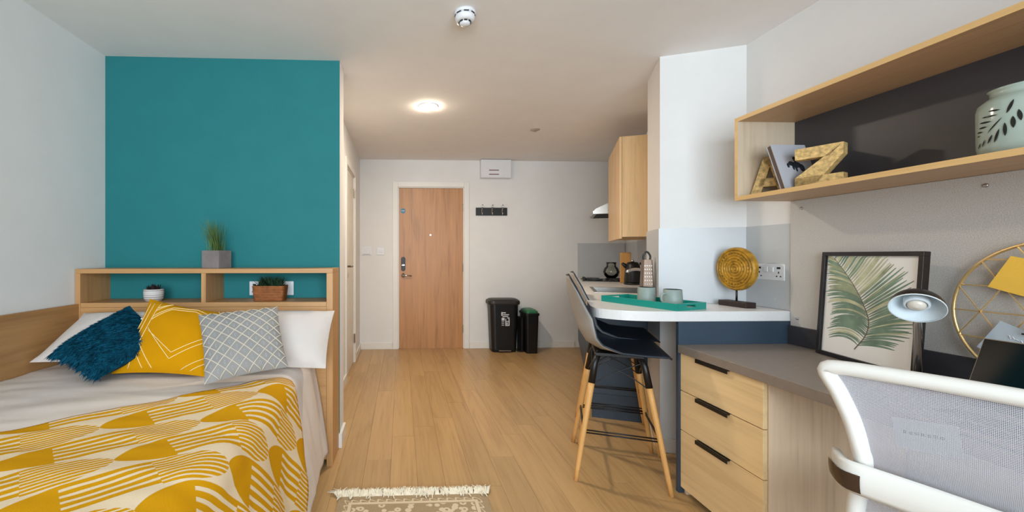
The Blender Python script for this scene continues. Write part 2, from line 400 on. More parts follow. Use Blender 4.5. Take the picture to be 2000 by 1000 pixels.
skirt('baseboard_bathroom', XB, XB+0.015, YT+0.165, 3.85, 'white skirting nearer than the inner door')
skirt('baseboard_bathroom_far', XB, XB+0.015, 4.65, YB-0.015, 'white skirting beyond the inner door')
mb = MB().box(-0.44, NIB+0.015, YT-0.015, YT, 0, BH).box(NIB, NIB+0.015, YT, YT+0.165, 0, BH)
struct('baseboard_headboard', mb, M['gloss_white'], 'white skirting wrapping the teal wall end')
mb = MB(); S_ = [(p.x, p.y) for p in (K(0.411, 0.402), K(0.411, 0.56), K(0.425, 0.56), K(0.425, 0.417), K(0.80, 0.417), K(0.80, 0.402))]
struct('baseboard_pillar', mb.prism(S_, 0, BH), M['gloss_white'], 'white skirting around the pillar foot')

# entrance door
dr = tag(bpy.data.objects.new('door_1', None), 'oak veneer entrance door with keycard lock', None, None, 'structure'); COL.objects.link(dr); dr.location = (-0.045, YB, 0)
mb = MB()
mb.box(-0.065, 0, -0.014, 0.0, 0, 2.125).box(0.845, 0.91, -0.014, 0, 0, 2.125).box(0, 0.845, -0.014, 0, 2.06, 2.125)
mb.box(0, 0.012, 0, 0.09, 0, 2.06).box(0.833, 0.845, 0, 0.09, 0, 2.06).box(0.012, 0.833, 0, 0.09, 2.048, 2.06)
mb.build('door_frame', M['gloss_white'], dr, bevel=0.003)
leaf = MB().box(0.014, 0.831, 0.012, 0.056, -0.008, 2.046).build('door_leaf', M['door'], dr, bevel=0.002)
MB().lathe([(0.0, -0.0), (0.032, 0), (0.032, 0.003), (0, 0.003)], 24, M=Matrix.Translation((0.066, 0.012, 1.757)) @ Matrix.Rotation(PI/2, 4, 'X')).build('sign_disc', M['blue_sign'], leaf)
MB().box(0.043, 0.089, 0.0075, 0.0088, 1.753, 1.761).build('sign_bar', M['white_print'], leaf)
pl = [(0.068+0.026*math.cos(a)*1.0, (0.062 if math.sin(a) > 0 else -0.062)+0.026*math.sin(a)) for a in [i*PI/12 for i in range(24)]]
MB().prism(pl, 0, 0.022, M=Matrix.Translation((0, 0.012, 1.082)) @ Matrix.Rotation(PI/2, 4, 'X')).build('keycard_lock', M['black'], leaf, bevel=0.004)
MB().box(0.052, 0.084, -0.013, -0.0095, 1.06, 1.072).build('lock_strip', M['chrome'], leaf)
mb = MB().lathe([(0.026, 0), (0.026, 0.012), (0.012, 0.014), (0.012, 0.045), (0, 0.045)], 20, M=Matrix.Translation((0.068, 0.012, 0.936)) @ Matrix.Rotation(PI/2, 4, 'X'))
mb.tube([(0.062, -0.03, 0.936), (0.10, -0.032, 0.937), (0.175, -0.03, 0.93)], 0.0095)
mb.build('lever_handle', M['chrome'], leaf, smooth=True)
MB().lathe([(0.009, 0), (0.009, 0.006), (0, 0.006)], 14, M=Matrix.Translation((0.415, 0.012, 1.45)) @ Matrix.Rotation(PI/2, 4, 'X')).build('door_viewer', M['chrome'], leaf)
for z in (0.25, 1.03, 1.80): MB().tube([(0.834, 0.006, z-0.05), (0.834, 0.006, z+0.05)], 0.007).build('hinge', M['steel'], dr)

# inner door on the bathroom wall
dr = tag(bpy.data.objects.new('door_2', None), 'cream painted inner door seen edge on', None, None, 'structure'); COL.objects.link(dr); dr.location = (XB, D2a, 0)
w = D2b-D2a; mb = MB()
mb.box(0, 0.014, -0.06, 0, 0, 2.12).box(0, 0.014, w, w+0.06, 0, 2.12).box(0, 0.014, 0, w, 2.06, 2.12)
mb.box(-0.09, 0, 0, 0.012, 0, 2.06).box(-0.09, 0, w-0.012, w, 0, 2.06).box(-0.09, 0, 0.012, w-0.012, 2.048, 2.06)
mb.build('door_frame', M['gloss_white'], dr, bevel=0.003)
leaf = MB().box(-0.05, -0.008, 0.014, w-0.014, 0.006, 2.046).build('door_leaf', mat('cream_door_paint', (226, 218, 204), 0.4), dr, bevel=0.002)
mb = MB().lathe([(0.025, 0), (0.025, 0.01), (0.01, 0.012), (0.01, 0.055), (0, 0.055)], 16, M=Matrix.Translation((-0.008, 0.075, 1.085)) @ Matrix.Rotation(PI/2, 4, 'Y'))
mb.tube([(0.044, 0.065, 1.085), (0.046, 0.12, 1.085), (0.04, 0.19, 1.082)], 0.01)
mb.build('lever_handle', M['steel'], leaf, smooth=True)
MB().box(-0.008, -0.003, 0.06, 0.09, 0.97, 1.0).build('key_escutcheon', M['steel'], leaf)
for z in (0.27, 1.88): MB().tube([(0.004, w-0.012, z-0.05), (0.004, w-0.012, z+0.05)], 0.009).build('hinge', M['steel'], dr)

# ------------------------------------------------------------------ ceiling and end wall fittings
t = thing('ceiling_lamp', 'glowing round flush ceiling lamp above the hallway floor', 'lamp', (0.216, 3.33, C))
MB().lathe([(0.082, 0), (0.082, -0.004), (0.077, -0.006), (0.02, -0.004)], 32).build('lamp_rim', M['white_pl'], t, smooth=True)
MB().lathe([(0.077, -0.005), (0.073, -0.009), (0.06, -0.012), (0.03, -0.015), (0, -0.016)], 32).build('diffuser', M['lamp'], t, smooth=True)
t = thing('smoke_detector', 'white round smoke detector on the ceiling at the top edge', 'detector', (0.316, 2.03, C))
MB().lathe([(0.054, 0), (0.054, -0.012), (0.05, -0.016), (0, -0.016)], 32).build('mounting_base', M['white_pl'], t, smooth=True)
MB().lathe([(0.048, -0.016), (0.05, -0.03), (0.046, -0.046), (0.032, -0.05), (0.03, -0.05)], 32).build('housing', M['white_pl'], t, smooth=True)
for i in range(8):
    a = 2*PI*i/8
    MB().box(0.0, 0.003, -0.008, 0.008, -0.056, -0.05, M=Matrix.Rotation(a, 4, 'Z') @ Matrix.Translation((0.028, 0, 0))).build('vent_slot', M['dark_hole'], t)
    MB().box(0.0, 0.002, -0.012, 0.012, -0.021, -0.016, M=Matrix.Rotation(a, 4, 'Z') @ Matrix.Translation((0.0485, 0, 0))).build('vent_slot', M['dark_hole'], t)
MB().lathe([(0.027, -0.05), (0.027, -0.058), (0.02, -0.066), (0, -0.068)], 24).build('sensor_cap', M['white_pl'], t, smooth=True)
tag(MB().lathe([(0.045, 0), (0.045, -0.004), (0.03, -0.008), (0.016, -0.018), (0, -0.018)], 24).build('sprinkler_cap', M['sprinkle'], loc=(1.288, 3.9, C), smooth=True), 'small beige sprinkler cap on the hallway ceiling', 'sprinkler')
t = thing('fuse_box', 'white fuse box high on the end wall under the ceiling', 'fuse box', (1.002, YB, 2.17))
MB().box(0, 0.385, -0.09, 0, 0, 0.23).build('housing', M['white_pl'], t, bevel=0.006)
MB().box(0.02, 0.30, -0.096, -0.09, 0.012, 0.125).build('cover_flap', M['white_pl'], t, bevel=0.002)
MB().box(0.10, 0.225, -0.0985, -0.096, 0.088, 0.098).box(0.10, 0.225, -0.0985, -0.096, 0.036, 0.046).build('warning_print', M['red_print'], t)
MB().tube([(0.35, -0.03, 0.23), (0.35, -0.03, 0.18)], 0.012).build('cable_gland', M['white_pl'], t)
t = thing('coat_rail', 'black coat rail with three steel hooks right of the door', 'coat rack', (0.95, YB, 1.70))
MB().box(0, 0.404, -0.018, 0, 0, 0.1).build('rail', M['black'], t, bevel=0.002)
for x in (0.075, 0.205, 0.335):
    MB().tube([(x, -0.02, 0.02), (x, -0.026, 0.06), (x, -0.05, 0.1), (x+0.004, -0.06, 0.135)], 0.008).tube([(x, -0.02, 0.03), (x, -0.045, 0.012), (x, -0.06, 0.03)], 0.006).build('hook', M['chrome'], t, smooth=True)
def plate(name, label, cat, loc, w, h, extra=None):
    t = thing(name, label, cat, loc)
    MB().box(0, w, -0.009, 0, 0, h).build('face_plate', M['white_pl'], t, bevel=0.003)
    return t
t = plate('control_panel', 'blank white control plate by the corner left of the door', 'control plate', (-0.505, YB, 1.19), 0.13, 0.11)
MB().box(0.02, 0.11, -0.011, -0.009, 0.01, 0.016).build('status_strip', M['pot_band'], t)
t = plate('light_switch', 'white double light switch nearest the entrance door', 'light switch', (-0.312, YB, 1.195), 0.096, 0.096)
for x in (0.02, 0.05): MB().box(x, x+0.026, -0.014, -0.009, 0.03, 0.066).build('rocker', M['white_pl'], t, bevel=0.002)
def socket(label, Mx, w=0.178, h=0.086):
    t = thing('wall_socket', label, 'socket', M=Mx)
    MB().box(0, w, 0, h, 0, 0.009).build('face_plate', M['white_pl'], t, bevel=0.003)
    for x in (0.06, 0.093): MB().box(x, x+0.024, 0.045, 0.07, 0.009, 0.013).build('rocker', M['white_pl'], t, bevel=0.001)
    for x in (0.025, 0.14):
        MB().box(x-0.004, x+0.016, h-0.026, h-0.016, 0.0085, 0.0096).build('indicator_slot', M['dark_hole'], t)
        MB().box(x+0.003, x+0.009, 0.036, 0.046, 0.0085, 0.0096).box(x-0.009, x-0.001, 0.018, 0.024, 0.0085, 0.0096).box(x+0.013, x+0.021, 0.018, 0.024, 0.0085, 0.0096).build('pin_holes', M['dark_hole'], t)
socket('white double socket on the wall right of the carved disc', basis((XR, 2.212, 1.061), (0, -1, 0), (0, 0, 1)))
socket('white double socket on the teal wall behind the wicker basket', basis((-0.935, YT, 0.947), (1, 0, 0), (0, 0, 1)), 0.269)

# bins
t = thing('pedal_bin', 'large black pedal bin with white print by the end wall', 'bin', (1.265, 5.08, 0))
def rr(w, d, r, n=5):
    out = []
    for cx, cy, a0 in ((w-r, d-r, 0), (-w+r, d-r, PI/2), (-w+r, -d+r, PI), (w-r, -d+r, 1.5*PI)):
        for i in range(n+1): a = a0+PI/2*i/n; out.append((cx+r*math.cos(a), cy+r*math.sin(a)))
    return out
def loft(secs, caps=True):
    mb = MB(); n = len(secs[0][0]); vs = []; fs = []
    for poly, z in secs: vs += [(p[0], p[1], z) for p in poly]
    for j in range(len(secs)-1):
        for i in range(n): fs.append((j*n+i, j*n+(i+1)%n, (j+1)*n+(i+1)%n, (j+1)*n+i))
    if caps: fs += [tuple(range(n-1, -1, -1)), tuple((len(secs)-1)*n+i for i in range(n))]
    return mb.add(vs, fs)
loft([(rr(0.15, 0.10, 0.05), 0), (rr(0.155, 0.105, 0.05), 0.03), (rr(0.178, 0.122, 0.06), 0.585)]).build('body', M['black'], t, smooth=False)
loft([(rr(0.195, 0.126, 0.065), 0.585), (rr(0.202, 0.13, 0.07), 0.60), (rr(0.198, 0.128, 0.07), 0.63), (rr(0.17, 0.105, 0.07), 0.65), (rr(0.10, 0.05, 0.04), 0.645)]).build('lid', M['black_lid'], t)
MB().box(-0.075, 0.075, -0.135, -0.10, 0.018, 0.032).build('pedal', M['steel'], t, bevel=0.004)
mb = MB()
def mark(x0, x1, z0, z1): mb.box(x0, x1, -0.1065, -0.1025, z0, z1, M=Matrix.Rotation(math.radians(1.75), 4, 'X'))
for q in ((-0.045, -0.03, 0.455, 0.50), (-0.03, 0.01, 0.485, 0.497), (-0.025, 0.05, 0.462, 0.473), (-0.03, 0.04, 0.44, 0.452), (-0.04, -0.005, 0.395, 0.43), (-0.04, -0.01, 0.375, 0.383), (-0.04, -0.01, 0.355, 0.362), (-0.04, -0.01, 0.335, 0.342),
          (0.045, 0.058, 0.33, 0.435), (0.005, 0.015, 0.335, 0.42), (0.005, 0.058, 0.33, 0.341), (0.015, 0.05, 0.38, 0.39), (0.02, 0.034, 0.345, 0.372), (0.03, 0.058, 0.42, 0.435)): mark(*q)
mb.build('recycling_print', M['white_print'], t)
t = thing('slim_bin', 'slim black bin with green lid beside the pedal bin', 'bin', (1.585, 5.03, 0))
loft([(rr(0.066, 0.13, 0.02), 0), (rr(0.076, 0.15, 0.022), 0.46)]).build('body', M['black'], t)
loft([(rr(0.084, 0.158, 0.025), 0.46), (rr(0.084, 0.158, 0.025), 0.49)]).build('collar', M['black'], t, bevel=0.003)
loft([(rr(0.074, 0.145, 0.03), 0.49), (rr(0.07, 0.14, 0.03), 0.51), (rr(0.05, 0.11, 0.03), 0.528)]).build('lid', M['green_lid'], t)
MB().box(-0.16, -0.08, -0.06, -0.02, 0.012, 0.024).box(-0.115, -0.09, -0.05, 0.12, 0, 0.42).build('side_bracket', M['black'], t)

# ------------------------------------------------------------------ kitchen
navy = M['navy']
for i, (a0, a1) in enumerate(((0.87, 1.47), (1.47, 2.07), (2.07, 2.67), (2.67, 3.02))):
    lab = ['navy base cabinet under the sink', 'navy base cabinet under the kettle', 'navy base cabinet under the hob', 'narrow navy base cabinet against the end wall'][i]
    t = thing('base_cabinet', lab, 'cabinet', K(a0, 0.05), KZ, 'navy kitchen base cabinets'); L = a1-a0
    MB().box(0.02, 0.59, 0.001, L-0.001, 0.14, 0.60 if i < 2 else 0.855).build('body', navy, t)
    MB().box(0.06, 0.55, 0.001, L-0.001, 0, 0.14).build('plinth', navy, t)
    d_ = MB().box(0, 0.018, 0.003, L-0.003, 0.145, 0.85).build('door', navy, t, bevel=0.002)
    MB().box(-0.012, 0.0, 0.06, 0.22, 0.835, 0.845).build('handle', M['black'], d_)
t = thing('cabinet_end_panel', 'navy end panel with plinth behind the bar stools', 'panel', K(0.848, 0.05), KZ)
MB().box(0, 0.595, 0, 0.02, 0.18, 0.86).build('panel', navy, t, bevel=0.001)
MB().box(0.012, 0.595, 0.006, 0.02, 0, 0.177).build('plinth_board', navy, t, bevel=0.001)
# worktop and breakfast bar in one piece, hole for the sink
mb = MB(); SA0, SA1, SB0, SB1 = 0.98, 1.50, 0.10, 0.47
corner = [K(0.19, 0.0), K(0.06, 0.003), Vector((1.047, 2.16, 0)), Vector((1.085, 2.10, 0)), Vector((1.15, 2.05, 0)), Vector((1.24, 2.022, 0)), Vector((1.36, 2.008, 0)), Vector((1.5, 2.003, 0)), Vector((XR, 2.0, 0))]
rwy = fl+D*((XR-fl.x)/D.x)
corner = spline(corner[:-1], 4)+corner[-1:]
poly = [K(SA0, 0)]+corner+[rwy, fl, bl, K(0.80, 0.65), K(SA0, 0.65)]
mb.prism([(p.x, p.y) for p in poly], 0.86, 0.91)
far0 = W0+U*((YB-W0.y)/U.y); q65 = W0+D*0.65; far1 = q65+U*((YB-q65.y)/U.y)
mb.prism([(p.x, p.y) for p in (K(SA1, 0), K(SA1, 0.65), far1, far0)], 0.86, 0.91)
mb.prism([(p.x, p.y) for p in (K(SA0, 0), K(SA0, SB0), K(SA1, SB0), K(SA1, 0))], 0.86, 0.91)
mb.prism([(p.x, p.y) for p in (K(SA0, SB1), K(SA0, 0.65), K(SA1, 0.65), K(SA1, SB1))], 0.86, 0.91)
tag(mb.build('worktop', M['worktop']), 'white kitchen worktop running into a rounded breakfast bar', 'worktop')
t = thing('kitchen_sink', 'stainless steel sink set in the white worktop', 'sink', K(SA0, SB0, 0.86), KZ)
w, l = SB1-SB0, SA1-SA0
mb = MB().box(-0.015, w+0.015, -0.015, 0.012, 0.05, 0.054).box(-0.015, w+0.015, l-0.012, l+0.015, 0.05, 0.054).box(-0.015, 0.012, 0.012, l-0.012, 0.05, 0.054).box(w-0.012, w+0.015, 0.012, l-0.012, 0.05, 0.054)
mb.build('rim', M['steel'], t, bevel=0.001)
mb = MB().box(0.008, w-0.008, 0.008, l-0.008, -0.13, -0.125).box(0.004, 0.01, 0.004, l-0.004, -0.13, 0.052).box(w-0.01, w-0.004, 0.004, l-0.004, -0.13, 0.052).box(0.01, w-0.01, 0.004, 0.01, -0.13, 0.052).box(0.01, w-0.01, l-0.01, l-0.004, -0.13, 0.052)
mb.build('bowl', M['steel'], t)
MB().lathe([(0.03, -0.125), (0.03, -0.122), (0, -0.122)], 16, c=(w/2, l/2, 0)).build('drain', M['chrome'], t)
t = thing('kitchen_tap', 'chrome swan neck tap behind the sink', 'tap', K(1.46, 0.53, 0.91), KZ)
MB().lathe([(0.026, 0), (0.026, 0.012), (0.018, 0.02), (0.016, 0.06), (0, 0.06)], 16).build('tap_base', M['chrome'], t, smooth=True)
MB().tube(spline([(0, 0, 0.05), (-0.004, 0, 0.10), (-0.03, -0.005, 0.15), (-0.08, -0.015, 0.165), (-0.14, -0.03, 0.155), (-0.155, -0.03, 0.135)], 5), 0.013, 10).build('spout', M['chrome'], t, smooth=True)
MB().tube([(0.0, 0, 0.05), (0.03, 0.02, 0.075), (0.05, 0.03, 0.11)], 0.006).build('lever', M['chrome'], t, smooth=True)
# splashbacks
def slab(name, poly, z0, z1, lab): tag(MB().prism([(p[0], p[1]) for p in poly], z0, z1).build(name, M['splash']), lab, 'splashback', 'grey splashback panels')
s65 = 0.642
slab('splashback', [K(0.803, s65), K(3.49, s65), K(3.49, 0.65), K(0.803, 0.65)], 0.912, 1.348, 'grey splashback panel along the angled kitchen wall')
slab('splashback', [(2.277, YB-0.008), (2.90, YB-0.008), (2.90, YB), (2.277, YB)], 0.912, 1.348, 'grey splashback panel on the end wall behind the hob')
slab('splashback', [K(0.42, 0.409), K(0.42, 0.852), K(0.426, 0.852), K(0.426, 0.417), K(0.795, 0.417), K(0.795, 0.409)], 0.912, 1.356, 'pale grey splashback panel wrapping the white pillar')
slab('splashback', [(XR-0.006, 1.995), (XR, 1.995), (XR, rwy.y-0.004), (XR-0.006, rwy.y-0.004)], 0.912, 1.356, 'grey splashback panel with a socket on the desk wall')
# wall cabinet and hood
t = thing('wall_cabinet', 'oak wall cabinet hung in the kitchen beyond the pillar', 'cabinet', K(1.45, 0.32, 1.35), KZ)
MB().box(0.02, 0.325, 0, 0.018, 0, 0.855).build('side_panel', M['oak_cab'], t)
MB().box(0.02, 0.325, 0.838, 0.856, 0, 0.855).build('side_panel', M['oak_cab'], t)
MB().box(0.02, 0.325, 0.018, 0.838, 0.02, 0.038).build('bottom_panel', M['oak_cab'], t)
MB().box(0.02, 0.325, 0.018, 0.838, 0.837, 0.855).build('top_panel', M['oak_cab'], t)
MB().box(0.315, 0.325, 0.018, 0.838, 0.038, 0.837).build('back_panel', M['oak_cab'], t)
for y0 in (0.002, 0.43):
    MB().box(0, 0.018, y0, y0+0.424, -0.015, 0.855).build('door', M['oak_cab'], t, bevel=0.001)
t = thing('cooker_hood', 'stainless steel cooker hood poking out past the wall cabinet', 'cooker hood', K(2.34, 0.18, 1.635), KZ)
prof = [(0, 0.0), (0, 0.035), (0.02, 0.055), (0.24, 0.16), (0.46, 0.16), (0.46, 0)]
Mx = Matrix(((1, 0, 0, 0), (0, 0, 1, 0), (0, 1, 0, 0), (0, 0, 0, 1)))
MB().prism(prof, 0, 0.58, M=Mx).build('canopy', M['steel'], t)
MB().box(-0.006, 0, 0.0, 0.58, 0.004, 0.03).build('front_lip', M['chrome'], t)
MB().box(0.03, 0.42, 0.03, 0.55, -0.004, 0.0).build('filter', M['dark_hole'], t)
# hob
t = thing('hob', 'black four plate electric hob at the far end of the worktop', 'hob', K(2.36, 0.07, 0.91), KZ)
MB().box(0, 0.5, 0, 0.56, 0, 0.008).build('hob_plate', M['hob'], t, bevel=0.002)
for x, y, r in ((0.13, 0.15, 0.085), (0.35, 0.15, 0.07), (0.13, 0.41, 0.07), (0.35, 0.41, 0.085)):
    MB().lathe([(r, 0.008), (r, 0.018), (r*0.3, 0.018), (0, 0.014)], 24, c=(x, y, 0)).build('hot_plate', M['black'], t, smooth=False)
for y in (0.1, 0.2, 0.3, 0.4): MB().lathe([(0.016, 0.008), (0.014, 0.03), (0, 0.03)], 12, c=(0.03, y, 0)).build('knob', M['black'], t)
# glass vase
t = tag(MB().lathe([(0.05, 0.0), (0.075, 0.03), (0.088, 0.07), (0.075, 0.11), (0.052, 0.135), (0.05, 0.155), (0.057, 0.18), (0.053, 0.18), (0.046, 0.155), (0.048, 0.135), (0.07, 0.11), (0.083, 0.07), (0.07, 0.033), (0.045, 0.008), (0, 0.008)], 28).build('glass_vase', M['vase'], loc=K(2.80, 0.40, 0.93), smooth=True), 'bulbous smoked glass vase standing on the hob', 'vase')
t = thing('chopping_board', 'upright wooden chopping board behind the black kettle', 'chopping board', K(2.22, 0.47, 0.91), KZ)
MB().box(-0.05, 0.05, -0.011, 0.011, 0, 0.31).build('board', M['chop'], t, bevel=0.006)
t = thing('kettle', 'black kettle on the worktop behind the tap', 'kettle', K(1.98, 0.50, 0.91), KZ)
MB().lathe([(0.072, 0), (0.078, 0.006), (0.078, 0.018), (0.07, 0.022)], 28).build('power_base', M['black'], t, smooth=True)
MB().lathe([(0.074, 0.022), (0.076, 0.03), (0.07, 0.12), (0.06, 0.19), (0.045, 0.215), (0, 0.22)], 28).build('body', M['black'], t, smooth=True)
MB().tube(spline([(0.06, 0.0, 0.20), (0.10, 0.0, 0.205), (0.118, 0.0, 0.16), (0.11, 0, 0.09), (0.085, 0, 0.06), (0.07, 0, 0.06)], 4), 0.012, 8).build('handle', M['black'], t, smooth=True)
MB().tube([(-0.05, 0, 0.17), (-0.075, 0, 0.19), (-0.092, 0, 0.205)], [0.025, 0.018, 0.012], 10).build('spout', M['black'], t, smooth=True)
MB().lathe([(0.014, 0.22), (0.014, 0.235), (0, 0.238)], 12).build('lid_knob', M['chrome'], t, smooth=True)
t = thing('box_grater', 'dark steel box grater with loop handle against the pillar', 'grater', K(0.52, 0.362, 0.91), KZ+0.1)
loft([(rr(0.038, 0.04, 0.006, 2), 0), (rr(0.026, 0.026, 0.006, 2), 0.255)]).build('body', M['grater'], t)
MB().tube(spline([(-0.018, 0, 0.25), (-0.02, 0, 0.28), (0, 0, 0.305), (0.02, 0, 0.28), (0.018, 0, 0.25)], 5), 0.006, 8).build('handle', M['black'], t, smooth=True)
mb = MB()
for j in range(9):
    for i in range(4):
        z = 0.03+j*0.023; mb.box(-0.022+i*0.0125, -0.016+i*0.0125, -0.041+z*0.055-0.003, -0.034+z*0.055, z, z+0.006)
mb.build('grating_teeth', M['steel'], t)['kind'] = 'stuff'

# ------------------------------------------------------------------ tray, mugs, carved disc
tx, ty = Vector((0.325, -0.945, 0)), Vector((0.916, 0.40, 0)); tl = Vector((1.234, 2.483, 0.91))
t = thing('serving_tray', 'teal lacquered tray with cut out handles on the bar', 'tray', M=basis(tl, tx, ty))
TL, TW, TH, tk = 0.49, 0.225, 0.036, 0.008
MB().box(tk, TL-tk, tk, TW-tk, 0, 0.006).build('tray_floor', M['tray_in'], t)
for y0 in (0, TW-tk): MB().box(0, TL, y0, y0+tk, 0, TH).build('side', M['tray'], t, bevel=0.0015)
for x0 in (0, TL-tk):
    mb = MB(); c0, c1 = TW/2-0.035, TW/2+0.035
    mb.box(x0, x0+tk, tk, c0, 0, TH).box(x0, x0+tk, c1, TW-tk, 0, TH).box(x0, x0+tk, c0, c1, 0, 0.014).box(x0, x0+tk, c0, c1, 0.027, TH)
    mb.build('end', M['tray'], t)
def mug(px, rz, lab):
    t = thing('mug', lab, 'mug', px, rz, 'sage stoneware mugs')
    MB().lathe([(0.042, 0), (0.048, 0.004), (0.0485, 0.03), (0.045, 0.088), (0.0435, 0.09)], 28).build('outer_body', M['mug'], t, smooth=True)
    MB().lathe([(0.0435, 0.09), (0.041, 0.088), (0.044, 0.03), (0.04, 0.006), (0, 0.006)], 28).build('inner_glaze', M['mug_in'], t, smooth=True)
    MB().tube(spline([(0.042, 0, 0.066), (0.062, 0, 0.066), (0.072, 0, 0.045), (0.062, 0, 0.022), (0.044, 0, 0.02)], 4), 0.0065, 8).build('handle', M['mug'], t, smooth=True)
mug(tl+tx*0.205+ty*0.152+Vector((0, 0, 0.006)), math.radians(60), 'pale sage mug in the middle of the tray')
mug(tl+tx*0.370+ty*0.150+Vector((0, 0, 0.006)), math.radians(188), 'sage grey mug with its handle to the left, right on the tray')
ddir = Vector((0.10, -0.995, 0)).normalized()
t = thing('disc_sculpture', 'carved gold disc on a rod and dark wooden base', 'sculpture', M=basis((1.853, 2.19, 0.91), ddir, (0, 0, 1)))   # local z faces the room
MB().box(-0.085, 0.085, 0, 0.03, -0.032, 0.032).build('base', M['dark_wood'], t, bevel=0.003)
MB().tube([(0, 0.03, 0), (0, 0.10, 0)], 0.005).build('rod', M['gun'], t, smooth=True)
prof = []
for i in range(24):
    r = 0.117*(1-i/23); prof.append((r, 0.012+(0.006 if (i % 3) else 0.0)))
MB().lathe([(0.112, -0.016), (0.119, -0.01), (0.119, 0.008)]+prof[:-1]+[(0, 0.016)], 48, M=Matrix.Translation((0, 0.208, 0))).build('disc', M['bronze'], t)
mb = MB()
for i in range(28):
    a = 2*PI*i/28
    mb.box(0.078, 0.088, -0.004, 0.004, 0.012, 0.0195, M=Matrix.Translation((0, 0.208, 0)) @ Matrix.Rotation(a, 4, 'Z'))
    if i % 2: mb.box(0.05, 0.057, -0.003, 0.003, 0.012, 0.0195, M=Matrix.Translation((0, 0.208, 0)) @ Matrix.Rotation(a, 4, 'Z'))
mb.build('carved_ticks', M['bronze'], t)

# ------------------------------------------------------------------ bar stools
def make_stool(lab, loc):
    t = thing('bar_stool', lab, 'stool', loc, KZ, 'grey bar stools at the breakfast bar')
    def shell(u_, v_):
        prof = [(0.235, 0.672), (0.215, 0.685), (0.12, 0.680), (0.0, 0.672), (-0.09, 0.678), (-0.155, 0.712), (-0.195, 0.78), (-0.225, 0.88), (-0.25, 0.99), (-0.262, 1.08)]
        hw_ = [0.20, 0.222, 0.232, 0.238, 0.240, 0.238, 0.228, 0.212, 0.195, 0.14]
        lift = [0.0, 0.0, 0.006, 0.022, 0.05, 0.068, 0.062, 0.05, 0.034, 0.01]
        f_ = v_*(len(prof)-1); i = min(int(f_), len(prof)-2); k = f_-i
        L = lambda A: A[i]*(1-k)+A[i+1]*k
        px = prof[i][0]*(1-k)+prof[i+1][0]*k; pz = prof[i][1]*(1-k)+prof[i+1][1]*k
        s = 2*u_-1; q = abs(s)**2.0
        back = max(0, (v_-0.45)/0.55)
        return (px+L(lift)*q*(1.3*min(1, back*2)+0.1), s*L(hw_), pz+L(lift)*q*(1-back))
    o = MB().grid(shell, 18, 36).build('seat_shell', [M['stool_in'], M['stool_out']], t, smooth=True, solid=0.009)
    o.modifiers['solid'].offset = -1
    for sx in (-1, 1):
        for sy in (-1, 1):
            top = Vector((sx*0.115-0.0, sy*0.125, 0.645)); ft = Vector((sx*0.222, sy*0.238, 0.0)); md = top.lerp(ft, 0.20)
            n_ = 7; MB().tube([md.lerp(ft, i/n_) for i in range(n_+1)], [0.0165-0.0055*i/n_ for i in range(n_+1)], 12).build('leg', M['beech'], t, smooth=True)
            MB().tube([top+Vector((-sx*0.02, -sy*0.02, 0.022)), top.lerp(md, 0.3), md+(ft-md)*0.03], [0.013, 0.0165, 0.018], 10).build('leg_bracket', M['black'], t, smooth=True)
    def at(sx, sy, z):
        k = 1-z/0.645; return Vector((sx*(0.115+0.107*k), sy*(0.125+0.113*k), z))
    for a, b in (((-1, -1), (1, -1)), ((1, -1), (1, 1)), ((1, 1), (-1, 1)), ((-1, 1), (-1, -1))):
        mb = MB()
        for dz in (0, 0.013): mb.tube([at(*a, 0.245+dz), at(*b, 0.245+dz)], 0.0042, 8)
        mb.build('footrest_rod', M['black'], t, smooth=True)
        mb = MB()
        mb.tube(spline([at(*a, 0.49), at(*a, 0.54).lerp(at(*b, 0.58), 0.35), at(*b, 0.625)], 5), 0.0032, 6)
        mb.tube(spline([at(*b, 0.49), at(*b, 0.54).lerp(at(*a, 0.58), 0.35), at(*a, 0.625)], 5), 0.0032, 6)
        mb.build('cross_wire', M['black'], t, smooth=True)
    MB().box(-0.12, 0.12, -0.13, 0.13, 0.644, 0.662).build('seat_plate', M['black'], t, bevel=0.003)
    return t
s1 = make_stool('nearer grey bucket seat bar stool with beech legs', (1.216, 2.272, 0))
s2 = copy_tree(s1); s2.location = (1.216+0.44*U.x+0.035*D.x, 2.272+0.44*U.y+0.035*D.y, 0); s2['label'] = 'farther grey bar stool tucked behind the nearer one'

# ------------------------------------------------------------------ desk
DX, DZ = 1.386, 0.745
t = thing('desk', 'long grey brown laminate desk along the right wall', 'desk', (DX, 0.05, 0))
MB().box(0, XR-0.001-DX, 0, 1.949, DZ-0.04, DZ).build('desk_top', M['grey_lam'], t, bevel=0.002)
MB().box(0.006, XR-0.001-DX, 1.951, 1.972, 0, 0.858).build('end_panel', M['navy'], t, bevel=0.001)['label'] = 'slate blue panel up to the breakfast bar'
MB().box(XR-0.024-DX, XR-0.001-DX, 0, 1.949, DZ+0.0005, 0.838).build('upstand', M['dark_lam'], t, bevel=0.001)['label'] = 'charcoal upstand strip'
t = thing('drawer_unit', 'oak three drawer unit under the desk', 'drawers', (1.40, 1.525, 0))
MB().box(0.02, 0.58, 0.0, 0.018, 0.0, 0.703).build('side_panel', M['oak_z'], t, bevel=0.001)
MB().box(0.02, 0.58, 0.457, 0.474, 0.0, 0.703).build('side_panel', M['oak_z'], t, bevel=0.001)
MB().box(0.022, 0.57, 0.018, 0.457, 0.06, 0.70).build('carcass', M['oak_z'], t)
MB().box(0.05, 0.06, 0.02, 0.457, 0, 0.06).build('plinth', M['navy'], t)
